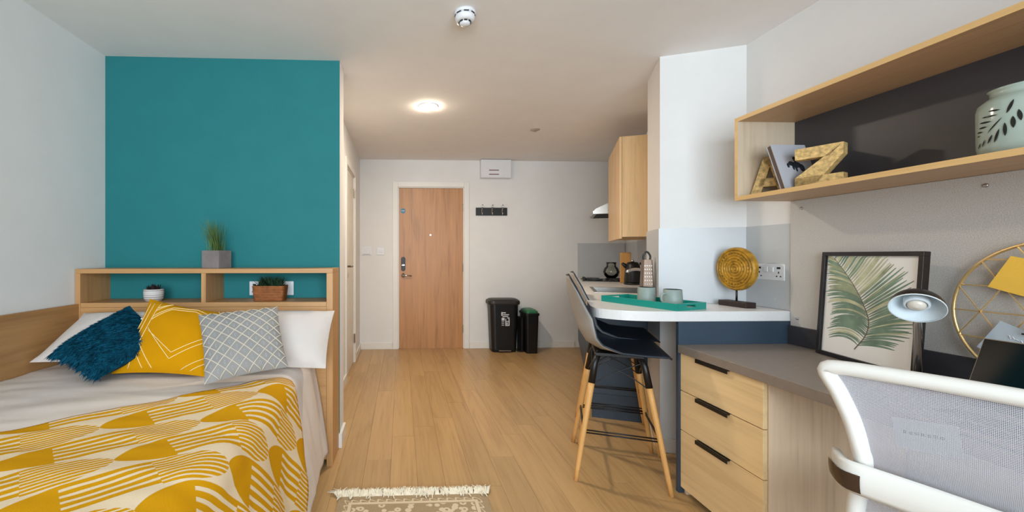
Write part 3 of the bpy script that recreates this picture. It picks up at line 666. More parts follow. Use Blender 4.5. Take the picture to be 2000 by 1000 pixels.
for z0, z1 in ((0.519, 0.702), (0.322, 0.515), (0.034, 0.318)):
    d_ = MB().box(0, 0.018, 0.004, 0.474, z0, z1).build('drawer', M['oak_y'], t, bevel=0.0015)
    MB().box(-0.014, 0.012, 0.165, 0.355, z1-0.004, z1+0.0015).box(-0.014, -0.011, 0.165, 0.355, z1-0.016, z1-0.004).build('handle', M['black'], d_)
# shelf unit
SX0, SZ0, SZ1, SY0, SY1 = 1.680, 1.467, 1.882, 0.15, 1.998
t = thing('wall_shelf', 'long oak box shelf with a charcoal back above the desk', 'shelf', (SX0, SY0, SZ0)); w = XR-SX0-0.001; L = SY1-SY0; hz = SZ1-SZ0
for nm, z0 in (('bottom_board', 0), ('top_board', hz-0.02)):
    b_ = MB().box(0.0015, w, 0, L, z0, z0+0.02).build(nm, M['oak_shelf_y'], t)
    MB().box(0, 0.0015, 0, L, z0, z0+0.02).build('edge_strip', M['oak_shelf_edge'], b_)
for y0 in (0, L-0.018):
    b_ = MB().box(0.0015, w, y0, y0+0.018, 0.02, hz-0.02).build('end_board', M['oak_shelf_z'], t)
    MB().box(0, 0.0015, y0, y0+0.018, 0.02, hz-0.02).build('edge_strip', M['oak_shelf_edge'], b_)
MB().box(w-0.006, w, 0.018, L-0.018, 0.02, hz-0.02).build('back_panel', M['dark_lam'], t)
t = thing('pinboard', 'grey fabric pinboard between shelf and desk', 'pinboard', (XR-0.014, 0.15, 0.839))
MB().box(0, 0.013, 0, 1.845, 0, 0.627).build('fabric_panel', M['board'], t)
for y, z in ((1.938, 1.425), (1.30, 1.43), (1.959, 0.879)):
    MB().lathe([(0.0075, 0), (0.006, 0.004), (0, 0.005)], 14, M=Matrix.Translation((0, y-0.15, z-0.839)) @ Matrix.Rotation(-PI/2, 4, 'Y')).build('screw_cap', M['chrome'], t, smooth=True)
# letters and book on the shelf
SZ = SZ0+0.0205
def letter(name, lab, polys, loc, xdir, w, h, dep):
    t = thing(name, lab, 'letter ornament', M=basis(loc, xdir, (0, 0, 1)))
    mb = MB()
    for p in polys: mb.prism([(x*w, y*h) for x, y in p], -dep, 0)
    mb.build('letter_body', M['cork'], t)
letter('letter_a', 'gold flecked letter A leaning by the shelf end', [[(0, 0), (0.26, 0), (0.58, 1), (0.34, 1)], [(0.34, 1), (0.66, 1), (0.66, 0.86), (0.5, 0.72), (0.34, 0.86)], [(0.66, 1), (0.42, 1), (0.74, 0), (1, 0)], [(0.2, 0.22), (0.8, 0.22), (0.72, 0.44), (0.28, 0.44)]],
       (1.735, 1.968, SZ), (0.42, -0.46, 0), 0.150, 0.185, 0.03)
letter('letter_z', 'gold flecked letter Z standing right of the book', [[(0, 0.72), (0.72, 0.72), (1, 1), (0, 1)], [(0, 0.0), (0.34, 0.28), (1.0, 1.0), (1.0, 0.72), (0.40, 0.28)][:1]+[(0.38, 0.0), (1.0, 0.74), (1.0, 1.0), (0.62, 0.72), (0.0, 0.26)], [(0, 0), (1, 0), (1, 0.28), (0, 0.26)]],
       (1.737, 1.738, SZ), (0.30, -0.62, 0), 0.155, 0.172, 0.045)
lean = math.radians(19)
Mb = Matrix.Translation((1.712, 1.757, SZ)) @ Matrix.Rotation(-lean, 4, 'X')
t = thing('book', 'grey book with a dark sketch leaning between two letters', 'book', M=Mb)
MB().box(0, 0.165, -0.002, 0.001, 0, 0.232).build('front_cover', M['book'], t)
MB().box(0.002, 0.163, 0.001, 0.019, 0.003, 0.229).build('pages', M['book_edge'], t)
MB().box(0, 0.165, 0.019, 0.022, 0, 0.232).build('back_cover', M['book'], t)
mb = MB()
for x, z, rx, rz_ in ((0.09, 0.125, 0.022, 0.016), (0.066, 0.132, 0.013, 0.012), (0.112, 0.11, 0.012, 0.02), (0.072, 0.112, 0.005, 0.014), (0.084, 0.105, 0.005, 0.016), (0.05, 0.122, 0.006, 0.012), (0.09, 0.16, 0.01, 0.007), (0.09, 0.15, 0.006, 0.012)):
    mb.prism([(x+rx*math.cos(i*PI/6), z+rz_*math.sin(i*PI/6)) for i in range(12)], 0.002, 0.0028, M=Matrix.Rotation(PI/2, 4, 'X'))
mb.build('cover_sketch', M['ink'], t)
# ceramic lantern
t = thing('ceramic_lantern', 'celadon ceramic lantern with leaf cut outs on the shelf', 'lantern', (1.835, 1.115, SZ))
LR = [(0.085, 0), (0.094, 0.006), (0.099, 0.03), (0.1, 0.14), (0.097, 0.158), (0.08, 0.176), (0.074, 0.179), (0.074, 0.194), (0.079, 0.20), (0.072, 0.203), (0.068, 0.194), (0.068, 0.179)]
MB().lathe(LR, 40).build('jar', M['glaze'], t, smooth=True)
def cutout(a0, z0, a1, z1, wd):
    if a1-a0 > PI: a0 += 2*PI
    if a0-a1 > PI: a1 += 2*PI
    A, B = Vector((a0*0.1, z0)), Vector((a1*0.1, z1)); d_ = (B-A).normalized(); n_ = Vector((-d_.y, d_.x)); vs = []
    for sg in (1, -1):
        for i in range(7):
            k = i/6 if sg > 0 else 1-i/6; p = A.lerp(B, k)+n_*(sg*wd*math.sin(PI*k)**0.8)
            g = p.x/0.1; vs.append((0.1008*math.cos(g), 0.1008*math.sin(g), p.y))
    MB().add(vs, [tuple(range(14))]).build('leaf_opening', M['hole'], t)
CUT = [((-2.892, 0.1627), (-3.021, 0.1227), 10), ((-3.098, 0.1148), (2.846, 0.073), 5), ((-3.134, 0.1392), (2.87, 0.1427), 7), ((3.093, 0.1252), (2.675, 0.1277), 7), ((2.962, 0.1089), (2.585, 0.1123), 7), ((2.846, 0.0955), (2.565, 0.0962), 7), ((2.707, 0.0825), (2.496, 0.0839), 6), ((2.605, 0.0714), (2.496, 0.0707), 5), ((3.122, 0.0809), (3.015, 0.0383), 9), ((2.973, 0.0666), (2.858, 0.0399), 8), ((2.78, 0.0557), (2.691, 0.0331), 6), ((2.641, 0.0482), (2.543, 0.031), 6), ((-3.055, 0.0961), (-3.046, 0.0534), 11), ((-2.911, 0.1111), (-2.9, 0.0741), 13), ((-2.815, 0.1287), (-2.771, 0.0923), 12)]
for turn in (0, 2*PI/3, 4*PI/3):
    for (a0, z0), (a1, z1), wd in CUT: cutout((a0+turn) % (2*PI), z0*0.93, (a1+turn) % (2*PI), z1*0.93, wd*0.00036)

# ------------------------------------------------------------------ things on the desk
BLf, BRf, TLf = Vector((1.925, 1.803, DZ+0.001)), Vector((1.848, 1.385, DZ+0.001)), Vector((1.950, 1.780, 1.203))
t = thing('framed_print', 'black framed palm leaf print leaning on the pinboard', 'picture', M=basis(BLf, BRf-BLf, TLf-BLf))   # local z faces the room
fw, fh, fb = 0.432, 0.462, 0.017
fz = 0.0
mb = MB().box(0, fw, 0, fb, fz-0.0, fz+0.022).box(0, fw, fh-fb, fh, fz, fz+0.022).box(0, fb, fb, fh-fb, fz, fz+0.022).box(fw-fb, fw, fb, fh-fb, fz, fz+0.022)
mb.build('frame', M['ebony'], t, bevel=0.001)
MB().box(fb, fw-fb, fb, fh-fb, fz+0.004, fz+0.010).build('paper', M['paper'], t)
rach = spline([(0.178, 0.055, 0), (0.222, 0.120, 0), (0.232, 0.180, 0), (0.205, 0.245, 0), (0.160, 0.315, 0), (0.105, 0.380, 0), (0.050, 0.436, 0)], 8)
zz = fz+0.0103
def ribbon(mb, pts, wd):
    n = len(pts); vs = []
    for i, p in enumerate(pts):
        tg = (pts[min(i+1, n-1)]-pts[max(i-1, 0)]); tg.normalize(); nn = Vector((-tg.y, tg.x, 0)); k = wd*math.sin(PI*min(1, (i+0.35)/(n-0.4)))**0.7+0.0004
        for s in (-1, 1):
            q = p+nn*k*s; vs.append((min(max(q.x, fb+0.001), fw-fb-0.001), min(max(q.y, fb+0.001), fh-fb-0.001), zz))
    mb.add(vs, [(2*i, 2*i+1, 2*i+3, 2*i+2) for i in range(n-1)])
LB = [MB(), MB(), MB()]
NR = len(rach)
for i in range(3, NR-1):
    for hf in ((0.0, 0.5) if i % 4 == 0 else (0.0,)):
        if i >= NR-2 and hf: continue
        p = rach[i].lerp(rach[i+1], hf); k = (i+hf)/NR
        for s_ in (-1, 1):
            if s_ < 0:      # left side: arching leaflets
                ln = min(0.18, (0.19-0.16*max(0, k-0.45)/0.55))*(0.75+0.25*min(1, k/0.15))*random.uniform(0.92, 1.06)
                d0 = Vector((-0.72, 0.62-0.25*k, 0)); d1 = Vector((-1.0, -0.42+0.75*k*k, 0))
            else:           # right side: leaflets sweep out then up
                ln = (0.09+0.10*math.sin(PI*min(1, 0.10+0.95*k)))*random.uniform(0.92, 1.06)
                d0 = Vector((0.85-0.35*k, 0.25+0.6*k, 0)); d1 = Vector((0.95-0.75*k, -0.15+1.25*k, 0))
            d0.normalize(); d1.normalize()
            pts = [p+d0*(ln*q)*(1-q*0.55)+d1*(ln*0.65*q*q) for q in [j/7 for j in range(8)]]
            tone = random.random(); g = 0 if tone < 0.45 else (1 if tone < 0.8 else 2)
            if k < 0.5 and tone < 0.65: g = 1
            if k > 0.6 and s_ > 0 and tone < 0.6: g = 2
            ribbon(LB[g], pts, 0.0042)
            zz += 0.0000025
for g, nm in ((0, 'leaf1'), (1, 'leaf2'), (2, 'leaf3')): LB[g].build('leaf_artwork', M[nm], t)
mb = MB(); zz += 0.0003; 
n = len(rach); vs = []
for i, p in enumerate(rach):
    tg = (rach[min(i+1, n-1)]-rach[max(i-1, 0)]).normalized(); nn = Vector((-tg.y, tg.x, 0)); k = 0.0022*(1-0.6*i/n)
    for s in (-1, 1): q = p+nn*k*s; vs.append((q.x, q.y, zz))
mb.add(vs, [(2*i, 2*i+1, 2*i+3, 2*i+2) for i in range(n-1)]); mb.build('stem_artwork', M['stem'], t)
# desk lamp
t = thing('desk_lamp', 'chrome desk lamp with a black dome shade in front of the print', 'lamp', (1.773, 1.334, DZ+0.0005))
MB().lathe([(0.056, 0), (0.058, 0.006), (0.054, 0.014), (0.02, 0.02), (0, 0.02)], 28).build('base', M['lamp_black'], t, smooth=True)
MB().tube([(0, 0, 0.018), (0, 0, 0.300), (-0.003, -0.002, 0.312), (-0.018, -0.012, 0.318)], 0.011, 14).build('pole', M['chrome'], t, smooth=True)
ov = Vector((-0.60, -0.44, -0.60)).normalized(); zc = -ov
Ms = Matrix.Translation((-0.062, -0.044, 0.272)) @ zc.to_track_quat('Z', 'Y').to_matrix().to_4x4()
R_ = 0.064
outp = [(R_*math.cos(a), R_*1.08*math.sin(a)) for a in [i*PI/2/10 for i in range(11)]]
MB().lathe(outp[:-1]+[(0, outp[-1][1])], 36, M=Ms).build('shade', M['lamp_black'], t, smooth=True).data.polygons
o = t.children[-1]
inp = [(R_*0.985*math.cos(a), 0.001+R_*1.05*math.sin(a)) for a in [i*PI/2/10 for i in range(11)]]
# open the shade: remove the closing cap, then add the white lining
def open_lathe(prof, n, M_):
    mb = MB(); mb.lathe(prof, n, M=M_); mb.f = [q for q in mb.f if len(q) <= 4]; mb.m = [0]*len(mb.f); return mb
bpy.data.objects.remove(o)
sh = open_lathe(outp[:-1]+[(0, outp[-1][1])], 36, Ms).build('shade', M['lamp_black'], t, smooth=True)
open_lathe(inp[:-1]+[(0, inp[-1][1])], 36, Ms).build('shade_lining', M['lamp_white'], sh, smooth=True)
open_lathe([(R_*0.98, -0.001), (R_*1.005, -0.001), (R_*1.005, 0.003), (R_*0.98, 0.003), (R_*0.98, -0.001)], 36, Ms).build('shade_rim', M['lamp_white'], sh, smooth=True)
MB().lathe([(0.030, 0.045), (0.030, 0.018), (0.025, 0.013), (0.023, 0.02)], 24, M=Ms).build('bulb_holder', M['lamp_white'], t, smooth=True)
MB().lathe([(0.0225, 0.018), (0.02, 0.009), (0.011, 0.004), (0, 0.002)], 24, M=Ms).build('bulb', M['bulb'], t, smooth=True)
MB().lathe([(0.016, 0.062), (0.014, 0.076), (0.0, 0.078)], 16, M=Ms).build('shade_cap', M['lamp_black'], t, smooth=True)
tag(MB().tube(spline([(1.80, 1.33, DZ+0.004), (1.87, 1.27, DZ+0.004), (1.885, 1.20, DZ+0.004), (1.87, 1.12, DZ+0.004), (1.80, 1.02, DZ+0.004)], 6), 0.003, 6).build('lamp_cable', M['black'], smooth=True), 'thin black cable lying on the desk behind the laptop', 'cable')
# round wire memo board
RC, RR = Vector((0, 1.135, 1.005)), 0.233; rx = XR-0.033
t = thing('wire_memo_board', 'round brass wire memo board against the pinboard', 'memo board', M=basis((rx, RC.y, RC.z), (0, -1, 0), (0, 0, 1)))
MB().tube([(RR*math.cos(a), RR*math.sin(a), 0) for a in [2*PI*i/64 for i in range(64)]], 0.005, 8, closed=True).build('ring', M['gold'], t, smooth=True)
def wire(mb, a, b):
    A, B = Vector(a), Vector(b); pts = [A.lerp(B, i/40) for i in range(41)]; pts = [p for p in pts if p.length < RR]
    if len(pts) > 1: mb.tube([(pts[0].x, pts[0].y, 0.003), (pts[-1].x, pts[-1].y, 0.003)], 0.002, 6)
mb = MB()
for y in (-0.175, -0.0875, 0, 0.0875, 0.175): wire(mb, (-0.3, y), (0.3, y))
mb.build('horizontal_wires', M['gold'], t)
mb = MB(); st = 0.0875
for j in range(-3, 3):
    for i in range(-3, 4):
        x0 = i*0.11+(0 if j % 2 else 0.055); y0 = j*st
        wire(mb, (x0, y0), (x0+0.055, y0+st)); wire(mb, (x0, y0), (x0-0.055, y0+st))
mb.build('diagonal_wires', M['gold'], t)
def card(name, lab, pts, m, cat='card', x=XR-0.042):
    P_ = [Vector((0, y, z)) for y, z in pts]; c = sum(P_, Vector())/len(P_)
    t = thing(name, lab, cat, M=basis((x, c.y, c.z), (0, -1, 0), (0, 0, 1)))
    MB().prism([(-(p.y-c.y), p.z-c.z) for p in P_], 0, 0.0015).build('sheet', m, t)
    return t
card('yellow_card', 'mustard yellow card clipped to the wire board', [(1.225, 1.192), (1.277, 1.09), (1.10, 1.035), (1.05, 1.145)], M['card_yel'])
t = card('message_card', 'pale blue card with white script low on the wire board', [(1.248, 0.981), (1.303, 0.885), (1.17, 0.83), (1.115, 0.925)], M['card_blue'])
mb = MB()
random.seed(3)
for ln, (x0, y0, n_) in enumerate(((-0.022, 0.030, 46), (-0.03, 0.0, 50))):
    pts = []
    for i in range(n_): pts.append((x0+i*0.0016, y0-i*0.0007+0.006*math.sin(i*1.15+ln)*(0.5+0.5*math.sin(i*0.37)), 0.0022))
    mb.tube(pts, 0.0013, 5)
mb.build('script_lettering', M['white_print'], t)
t = thing('bead_clip', 'bronze bead clip on the pale blue card', 'clip', (XR-0.050, 1.168, 0.962))
mb = MB()
for y, z in ((0, 0), (0.012, 0.003), (0.005, 0.012), (-0.007, 0.01), (-0.01, -0.002), (0.003, -0.01)): mb.lathe([(0, -0.006), (0.005, -0.003), (0.006, 0), (0.005, 0.003), (0, 0.006)], 8, c=(-0.004, y, z))
mb.build('beads', M['bronze'], t, smooth=True)
MB().box(-0.001, 0.002, -0.03, 0.03, -0.016, -0.011).build('clip_bar', M['gun'], t)
# laptop
t = thing('laptop', 'open laptop with a glossy black screen behind the office chair', 'laptop', (1.615, 1.118, DZ+0.0005))
MB().box(-0.22, 0, -0.33, 0, 0.003, 0.016).build('keyboard_base', M['lap'], t, bevel=0.003)
for j in range(4):
    for i in range(12):
        MB().box(-0.05-j*0.02-0.016, -0.05-j*0.02, -0.03-i*0.0235-0.02, -0.03-i*0.0235, 0.016, 0.0175).build('key', M['black'], t)
MB().box(-0.205, -0.145, -0.215, -0.115, 0.0158, 0.0166).build('touchpad', M['black'], t)
mb = MB(); Ml = Matrix.Translation((0.0, 0, 0.018)) @ Matrix.Rotation(math.radians(21), 4, 'Y')
lid = MB().box(0, 0.008, -0.33, 0, 0, 0.205, M=Ml).build('lid', M['lap'], t, bevel=0.002)
MB().box(-0.0012, 0.0, -0.327, -0.003, 0.004, 0.202, M=Ml).build('screen', M['screen'], lid)

# ------------------------------------------------------------------ office chair
CR = math.radians(23); fx = Vector((math.cos(CR), math.sin(CR), 0)); ly = Vector((-math.sin(CR), math.cos(CR), 0))
bc = Vector((1.062, 0.683, -0.008)); t = thing('office_chair', 'white mesh back office chair pulled up to the desk', 'chair', Vector((bc.x, bc.y, 0))+fx*0.26, CR)
BX = -0.26
def bprof(z):      # how far the back sits behind the seat at a height
    return BX+0.035*math.sin(max(0, min(1, (z-0.50)/0.28))*PI)-0.02*max(0, (z-0.76)/0.2)
def bpt(y, z): return Vector((bprof(z)-0.35*y*y+0.018*(abs(y)/0.23)**2, y, z))
side = [(0.225, 0.937), (0.207, 0.895), (0.188, 0.84), (0.178, 0.79), (0.176, 0.745), (0.186, 0.69), (0.195, 0.62), (0.185, 0.55), (0.14, 0.505)]
outl = [(-0.12, 0.950), (0.0, 0.952), (0.12, 0.950), (0.20, 0.947)]+side+[(0.0, 0.498)]+[(-y, z) for y, z in side[::-1]]+[(-0.20, 0.947)]
loop = spline([bpt(y, z) for y, z in outl], 4, closed=True)
MB().tube(loop, 0.0185, 12, closed=True, flat=0.85).build('back_frame', M['chair_w'], t, smooth=True)
def hw_at(z):
    pts = sorted([(zz_, yy) for yy, zz_ in side])
    if z <= pts[0][0]: return pts[0][1]
    for (z0, y0), (z1, y1) in zip(pts, pts[1:]):
        if z <= z1: return y0+(y1-y0)*(z-z0)/(z1-z0)
    return pts[-1][1]
me_mb = MB(); NU, NV = 24, 24
def mfn(u_, v_): z = 0.505+v_*0.438; return bpt((2*u_-1)*hw_at(z), z)
me_mb.grid(mfn, NU, NV); o = me_mb.build('back_mesh', M['chair_mesh'], t, smooth=True)
uvl = o.data.uv_layers.new(name='UVMap')
for lp in o.data.loops:
    v = o.data.vertices[lp.vertex_index].co; uvl.data[lp.index].uv = (v.y/0.45, v.z/0.45)
# lumbar band wraps behind the mesh
def band(u_, v_):
    y = (2*u_-1)*0.222; q = abs(2*u_-1); x = bprof(0.72)-0.35*y*y-0.022+0.055*max(0, (q-0.82)/0.18)**1.5
    return Vector((x-0.008*math.sin(PI*v_), y, 0.690+0.058*v_-0.008*(1-q)))
MB().grid(band, 40, 6).build('lumbar_band', M['chair_w'], t, smooth=True, solid=0.014)
for s in (-1, 1):
    def ins(u_, v_):
        uu = 0.5+s*0.5*(0.76+0.24*u_); vv = 0.12+0.52*v_; e = 0.004; uq = min(max(uu, e), 1-e)
        n_ = (band(uq+e, vv)-band(uq-e, vv)).cross(band(uu, vv+e)-band(uu, vv-e)).normalized(); return band(uu, vv)-n_*0.0168
    MB().grid(ins, 14, 5).build('brown_insert', M['chair_brown'], t, smooth=True)
Mt = basis(bpt(0.125, 0.80)+Vector((0.012, 0, 0)), (0.05, -0.97, 0.12), (0, 0.12, 0.97))
tg_ = MB().box(0, 0.085, 0, 0.06, 0, 0.0012, M=Mt).build('paper_tag', M['tagp'], t)
mb = MB()
for i in range(7): mb.box(0.012+i*0.008, 0.017+i*0.008, 0.03, 0.036, 0.0012, 0.002, M=Mt).box(0.012+i*0.008, 0.017+i*0.008, 0.03, 0.036, -0.0008, 0.0, M=Mt)
mb.build('tag_print', M['ink'], tg_)
MB().tube(spline([(BX-0.03, 0, 0.70), (BX-0.045, 0, 0.60), (BX-0.02, 0, 0.48), (BX+0.10, 0, 0.415), (0.0, 0, 0.415)], 5), 0.022, 10).build('back_support', M['chair_w'], t, smooth=True)
loft([(rr(0.22, 0.225, 0.08), 0.425), (rr(0.245, 0.245, 0.09), 0.44), (rr(0.245, 0.245, 0.09), 0.475), (rr(0.21, 0.215, 0.08), 0.492)]).build('seat_cushion', M['pot_band'], t, smooth=False)
MB().box(-0.11, 0.11, -0.09, 0.09, 0.39, 0.425).build('seat_mechanism', M['chair_w'], t, bevel=0.006)
MB().tube([(0, 0, 0.09), (0, 0, 0.39)], 0.024, 14).build('gas_lift', M['chrome'], t, smooth=True)
for i in range(5):
    a = 2*PI*i/5+0.3; dv = Vector((math.cos(a), math.sin(a), 0))
    MB().tube([dv*0.01+Vector((0, 0, 0.105)), dv*0.15+Vector((0, 0, 0.095)), dv*0.27+Vector((0, 0, 0.072))], [0.03, 0.024, 0.018], 10).build('base_arm', M['chair_w'], t, smooth=True)
    Mc = Matrix.Translation(dv*0.27+Vector((0, 0, 0.028))) @ Matrix.Rotation(a+0.6, 4, 'Z') @ Matrix.Rotation(PI/2, 4, 'X')
    MB().lathe([(0.026, -0.02), (0.028, -0.016), (0.028, 0.016), (0.026, 0.02)], 18, M=Mc).build('caster', M['black'], t, smooth=True)

# ------------------------------------------------------------------ bed
BT = 0.635; XW = XL+0.004
t = thing('headboard_shelf', 'oak headboard with two open shelf bays against the teal wall', 'headboard', (XW, 2.335, 0)); w = -0.388-XW; dp = YT-2.335-0.001
HT = 1.118
MB().box(0, w, 0, dp, HT-0.025, HT).build('top_board', M['oak_bed_x'], t, bevel=0.001)
MB().box(0.028, w-0.036, 0.0, dp, 0.905, 0.93).build('shelf_board', M['oak_bed_x'], t, bevel=0.001)
MB().box(0.028, w-0.036, 0.0, 0.018, 0.04, 0.904).build('front_panel', M['oak_bed_x'], t)
MB().box(0, 0.027, 0, dp, 0.3, HT-0.0255).build('end_board', M['oak_bed_z'], t)
MB().box(w-0.035, w, 0, dp, 0.0, HT-0.0255).build('end_board', M['oak_bed_z'], t, bevel=0.001)
MB().box(0.680, 0.705, 0, dp, 0.9305, HT-0.0255).build('divider', M['oak_bed_z'], t)
tag(MB().box(XW, XW+0.02, 0.2, 2.333, 0.35, 0.925).build('bed_side_panel', M['oak_bed_y'], bevel=0.001), 'oak panel along the wall on the far side of the bed', 'panel')
t = thing('bed', 'dark based bed with mattress under white bedding', 'bed', (XW+0.02, 0.3, 0)); bl_, bw_ = 2.02, 1.255
MB().box(0.01, bw_-0.01, 0.02, bl_-0.02, 0.08, 0.32).build('bed_base', M['base'], t)
for x in (0.08, bw_-0.1):
    for y in (0.1, bl_-0.15): MB().tube([(x, y, 0), (x, y, 0.08)], 0.025).build('foot', M['base'], t)
MB().box(0.012, bw_-0.02, 0.02, bl_-0.01, 0.32, 0.585).build('mattress', M['mattress'], t, bevel=0.03)
# duvet surface: p runs from the wall across the top and down the open side
X0 = XW+0.022; XE = -0.568; RC_ = 0.085; L1 = XE-X0; ARC = RC_*PI/2
PMAX = L1+ARC+BT-RC_-0.085
def S(p, y, lift=0.0):
    wr = 0.008*noise.noise(Vector((p*2.2, y*3.5, 1.7)))+0.007*noise.noise(Vector((p*2.5+y*2, y*11-p*2, 4.2)))+0.003*noise.noise(Vector((p*5, y*24, 2.2)))
    if p < L1:
        x = X0+p; z = BT+wr+lift+0.012*math.sin(PI*min(1, p/L1)); return Vector((x, y, z))
    if p < L1+ARC:
        a = (p-L1)/RC_; n_ = RC_+lift+wr; return Vector((XE+n_*math.sin(a), y, BT-RC_+n_*math.cos(a)))
    h = p-L1-ARC; rip = 0.012*math.sin(y*11+1.5*noise.noise(Vector((y*2, 0, 0))))*min(1, h*4)
    return Vector((XE+RC_+lift+wr+rip+0.13*(1-math.exp(-h*2.0)), y, BT-RC_-h))
def at_bed(o):
    o['dummy'] = 0; del o['dummy']; return o
mb = MB().grid(lambda u_, v_: S(u_*PMAX, 0.26+v_*2.062), 110, 90)
tag(mb.build('duvet', M['linen'], smooth=True, solid=0.02), 'white duvet covering the bed and hanging down its side', 'duvet')
# throw
def yedge(p):
    x = X0+min(p, L1+0.06)
    y = 1.29+(x+1.21)*0.885
    if p > L1+0.06: y -= (p-L1-0.06)*0.38
    return y
TP = PMAX-0.01
mb = MB(); NU, NV = 120, 80; uvs = []
ea = math.atan(0.885); ce, se = math.cos(ea), math.sin(ea)
def tf(u_, v_):
    p = u_*TP; y = yedge(p)+(0.24-yedge(p))*v_ if yedge(p) > 0.3 else 0.24+(yedge(p)-0.24)*(1-v_)
    pt = S(p, y, 0.009+0.0035*noise.noise(Vector((p*9, y*9, 0)))); 
    uvs.append((p*ce+y*se+5, -(-p*se+y*ce)+5+0.0)); return pt
mb.grid(tf, NU, NV)
o = mb.build('throw_blanket', M['throw'], smooth=True, solid=-0.006)
ul = o.data.uv_layers.new(name='UVMap')
for lp in o.data.loops: ul.data[lp.index].uv = uvs[lp.vertex_index]
tag(o, 'mustard and cream patterned throw draped across the bed', 'blanket')

def cushion(name, lab, cat, cs, T, m, pin=0.10, group=None, n=22, sag=0.0):
    TLc, TRc, BRc, BLc = [Vector(c) for c in cs]; c = (TLc+TRc+BRc+BLc)/4
    nr = ((TRc-TLc)+(BRc-BLc)).cross((TLc-BLc)+(TRc-BRc)).normalized()      # towards the room
    def f(u_, v_, side, out=0.0):
        s, q = 2*u_-1, 2*v_-1
        s2 = s*(1-pin*(1-q*q)); q2 = q*(1-pin*(1-s*s))
        uu, vv = (s2+1)/2, (q2+1)/2
        p = (BLc*(1-uu)+BRc*uu)*(1-vv)+(TLc*(1-uu)+TRc*uu)*vv
        th = T*(max(0, 1-abs(s)**2.2)*max(0, 1-abs(q)**2.2))**0.55
        th *= 1+0.10*noise.noise(Vector((u_*3, v_*3, c.x*7)))
        return p+nr*((th+out) if side > 0 else -(th*0.8+out))-c
    t = thing(name, lab, cat, c, 0, group)
    mb = MB().grid(lambda u_, v_: f(u_, v_, 1), n, n); mb2 = MB().grid(lambda u_, v_: f(1-u_, v_, -1), n, n)
    mb.add(mb2.v, mb2.f); 
    mb.build('cover', m, t, smooth=True)
    return t, f
cushion('pillow', 'white pillow on the wall side behind the teal cushion', 'pillow', [(-1.69, 2.255, 0.885), (-1.08, 2.255, 0.895), (-1.12, 2.02, 0.67), (-1.765, 2.02, 0.685)], 0.075, M['pillow'], 0.06, 'white pillows')
cushion('pillow', 'white pillow on the open side behind the grey cushion', 'pillow', [(-1.0, 2.25, 0.885), (-0.362, 2.24, 0.893), (-0.375, 2.05, 0.632), (-0.93, 2.0, 0.655)], 0.095, M['pillow'], 0.035, 'white pillows')
# teal shaggy cushion
t, f = cushion('shaggy_cushion', 'dark teal shaggy cushion on the wall side', 'cushion', [(-1.405, 2.185, 0.93), (-1.06, 1.95, 0.80), (-1.28, 1.77, 0.668), (-1.68, 2.02, 0.715)], 0.065, M['cush_teal'], 0.06)
mb = MB(); random.seed(5)
for i in range(5200):
    u_, v_ = random.uniform(0.0, 1), random.uniform(0.0, 1); p = f(u_, v_, 1); q = f(min(1.08, u_+random.uniform(-0.02, 0.06)), v_-random.uniform(0.03, 0.075), 1, random.uniform(0.004, 0.014)) if v_ > 0.09 else f(u_, v_, 1)+Vector((random.uniform(-0.02, 0.02), -0.02, -0.02))
    wv = Vector((random.uniform(-1, 1), random.uniform(-1, 1), random.uniform(-1, 1)))*0.0035
    mb.add([p-wv, p+wv, q], [(0, 1, 2)])
mb.build('shaggy_pile', M['pile'], t)['kind'] = 'stuff'
# mustard cushion with stitched lines
t, f = cushion('mustard_cushion', 'mustard cushion with cream stitched lines in the middle', 'cushion', [(-1.245, 2.085, 0.978), (-0.815, 2.10, 0.895), (-0.86, 1.85, 0.655), (-1.285, 1.87, 0.668)], 0.07, M['cush_yel'], 0.07)
def stitch(mb, f, pts, r=0.0018, n=14):
    out = []
    for (a, b), (c_, d_) in zip(pts, pts[1:]):
        for i in range(n): k = i/n; out.append(f(a+(c_-a)*k, b+(d_-b)*k, 1, 0.0012))
    out.append(f(*pts[-1], 1, 0.0012)); mb.tube(out, r, 5)
mb = MB()
for o_ in (0, 0.05):
    stitch(mb, f, [(0.05+o_, 0.06), (0.05+o_, 0.94)])
    stitch(mb, f, [(0.17+o_*0.7, 0.56-o_), (0.58, 0.14+o_*1.6), (0.97, 0.50+o_*1.4)])
    stitch(mb, f, [(0.17, 0.34-o_*2), (0.42-o_*2, 0.03)])
    stitch(mb, f, [(0.72+o_*2, 0.03), (0.97, 0.24-o_*1.6)])
    stitch(mb, f, [(0.17, 0.66+o_), (0.34, 0.86+o_*0.8), (0.60, 0.88+o_), (0.80, 0.78+o_), (0.97, 0.55+o_*2)])
    stitch(mb, f, [(0.17, 0.80+o_), (0.30, 0.97)]); stitch(mb, f, [(0.80+o_*1.2, 0.97), (0.95, 0.80+o_)])
stitch(mb, f, [(0.17, 0.03), (0.17, 0.97)])
mb.build('stitched_lines', M['thread'], t, smooth=True)
mb = MB()
for v_ in (0.28, 0.42, 0.57, 0.70):
    p = f(0.012, v_, 1); mb.lathe([(0, -0.005), (0.004, -0.003), (0.005, 0), (0.004, 0.003), (0, 0.005)], 8, c=tuple(p))
mb.build('edge_beads', M['white_print'], t, smooth=True)
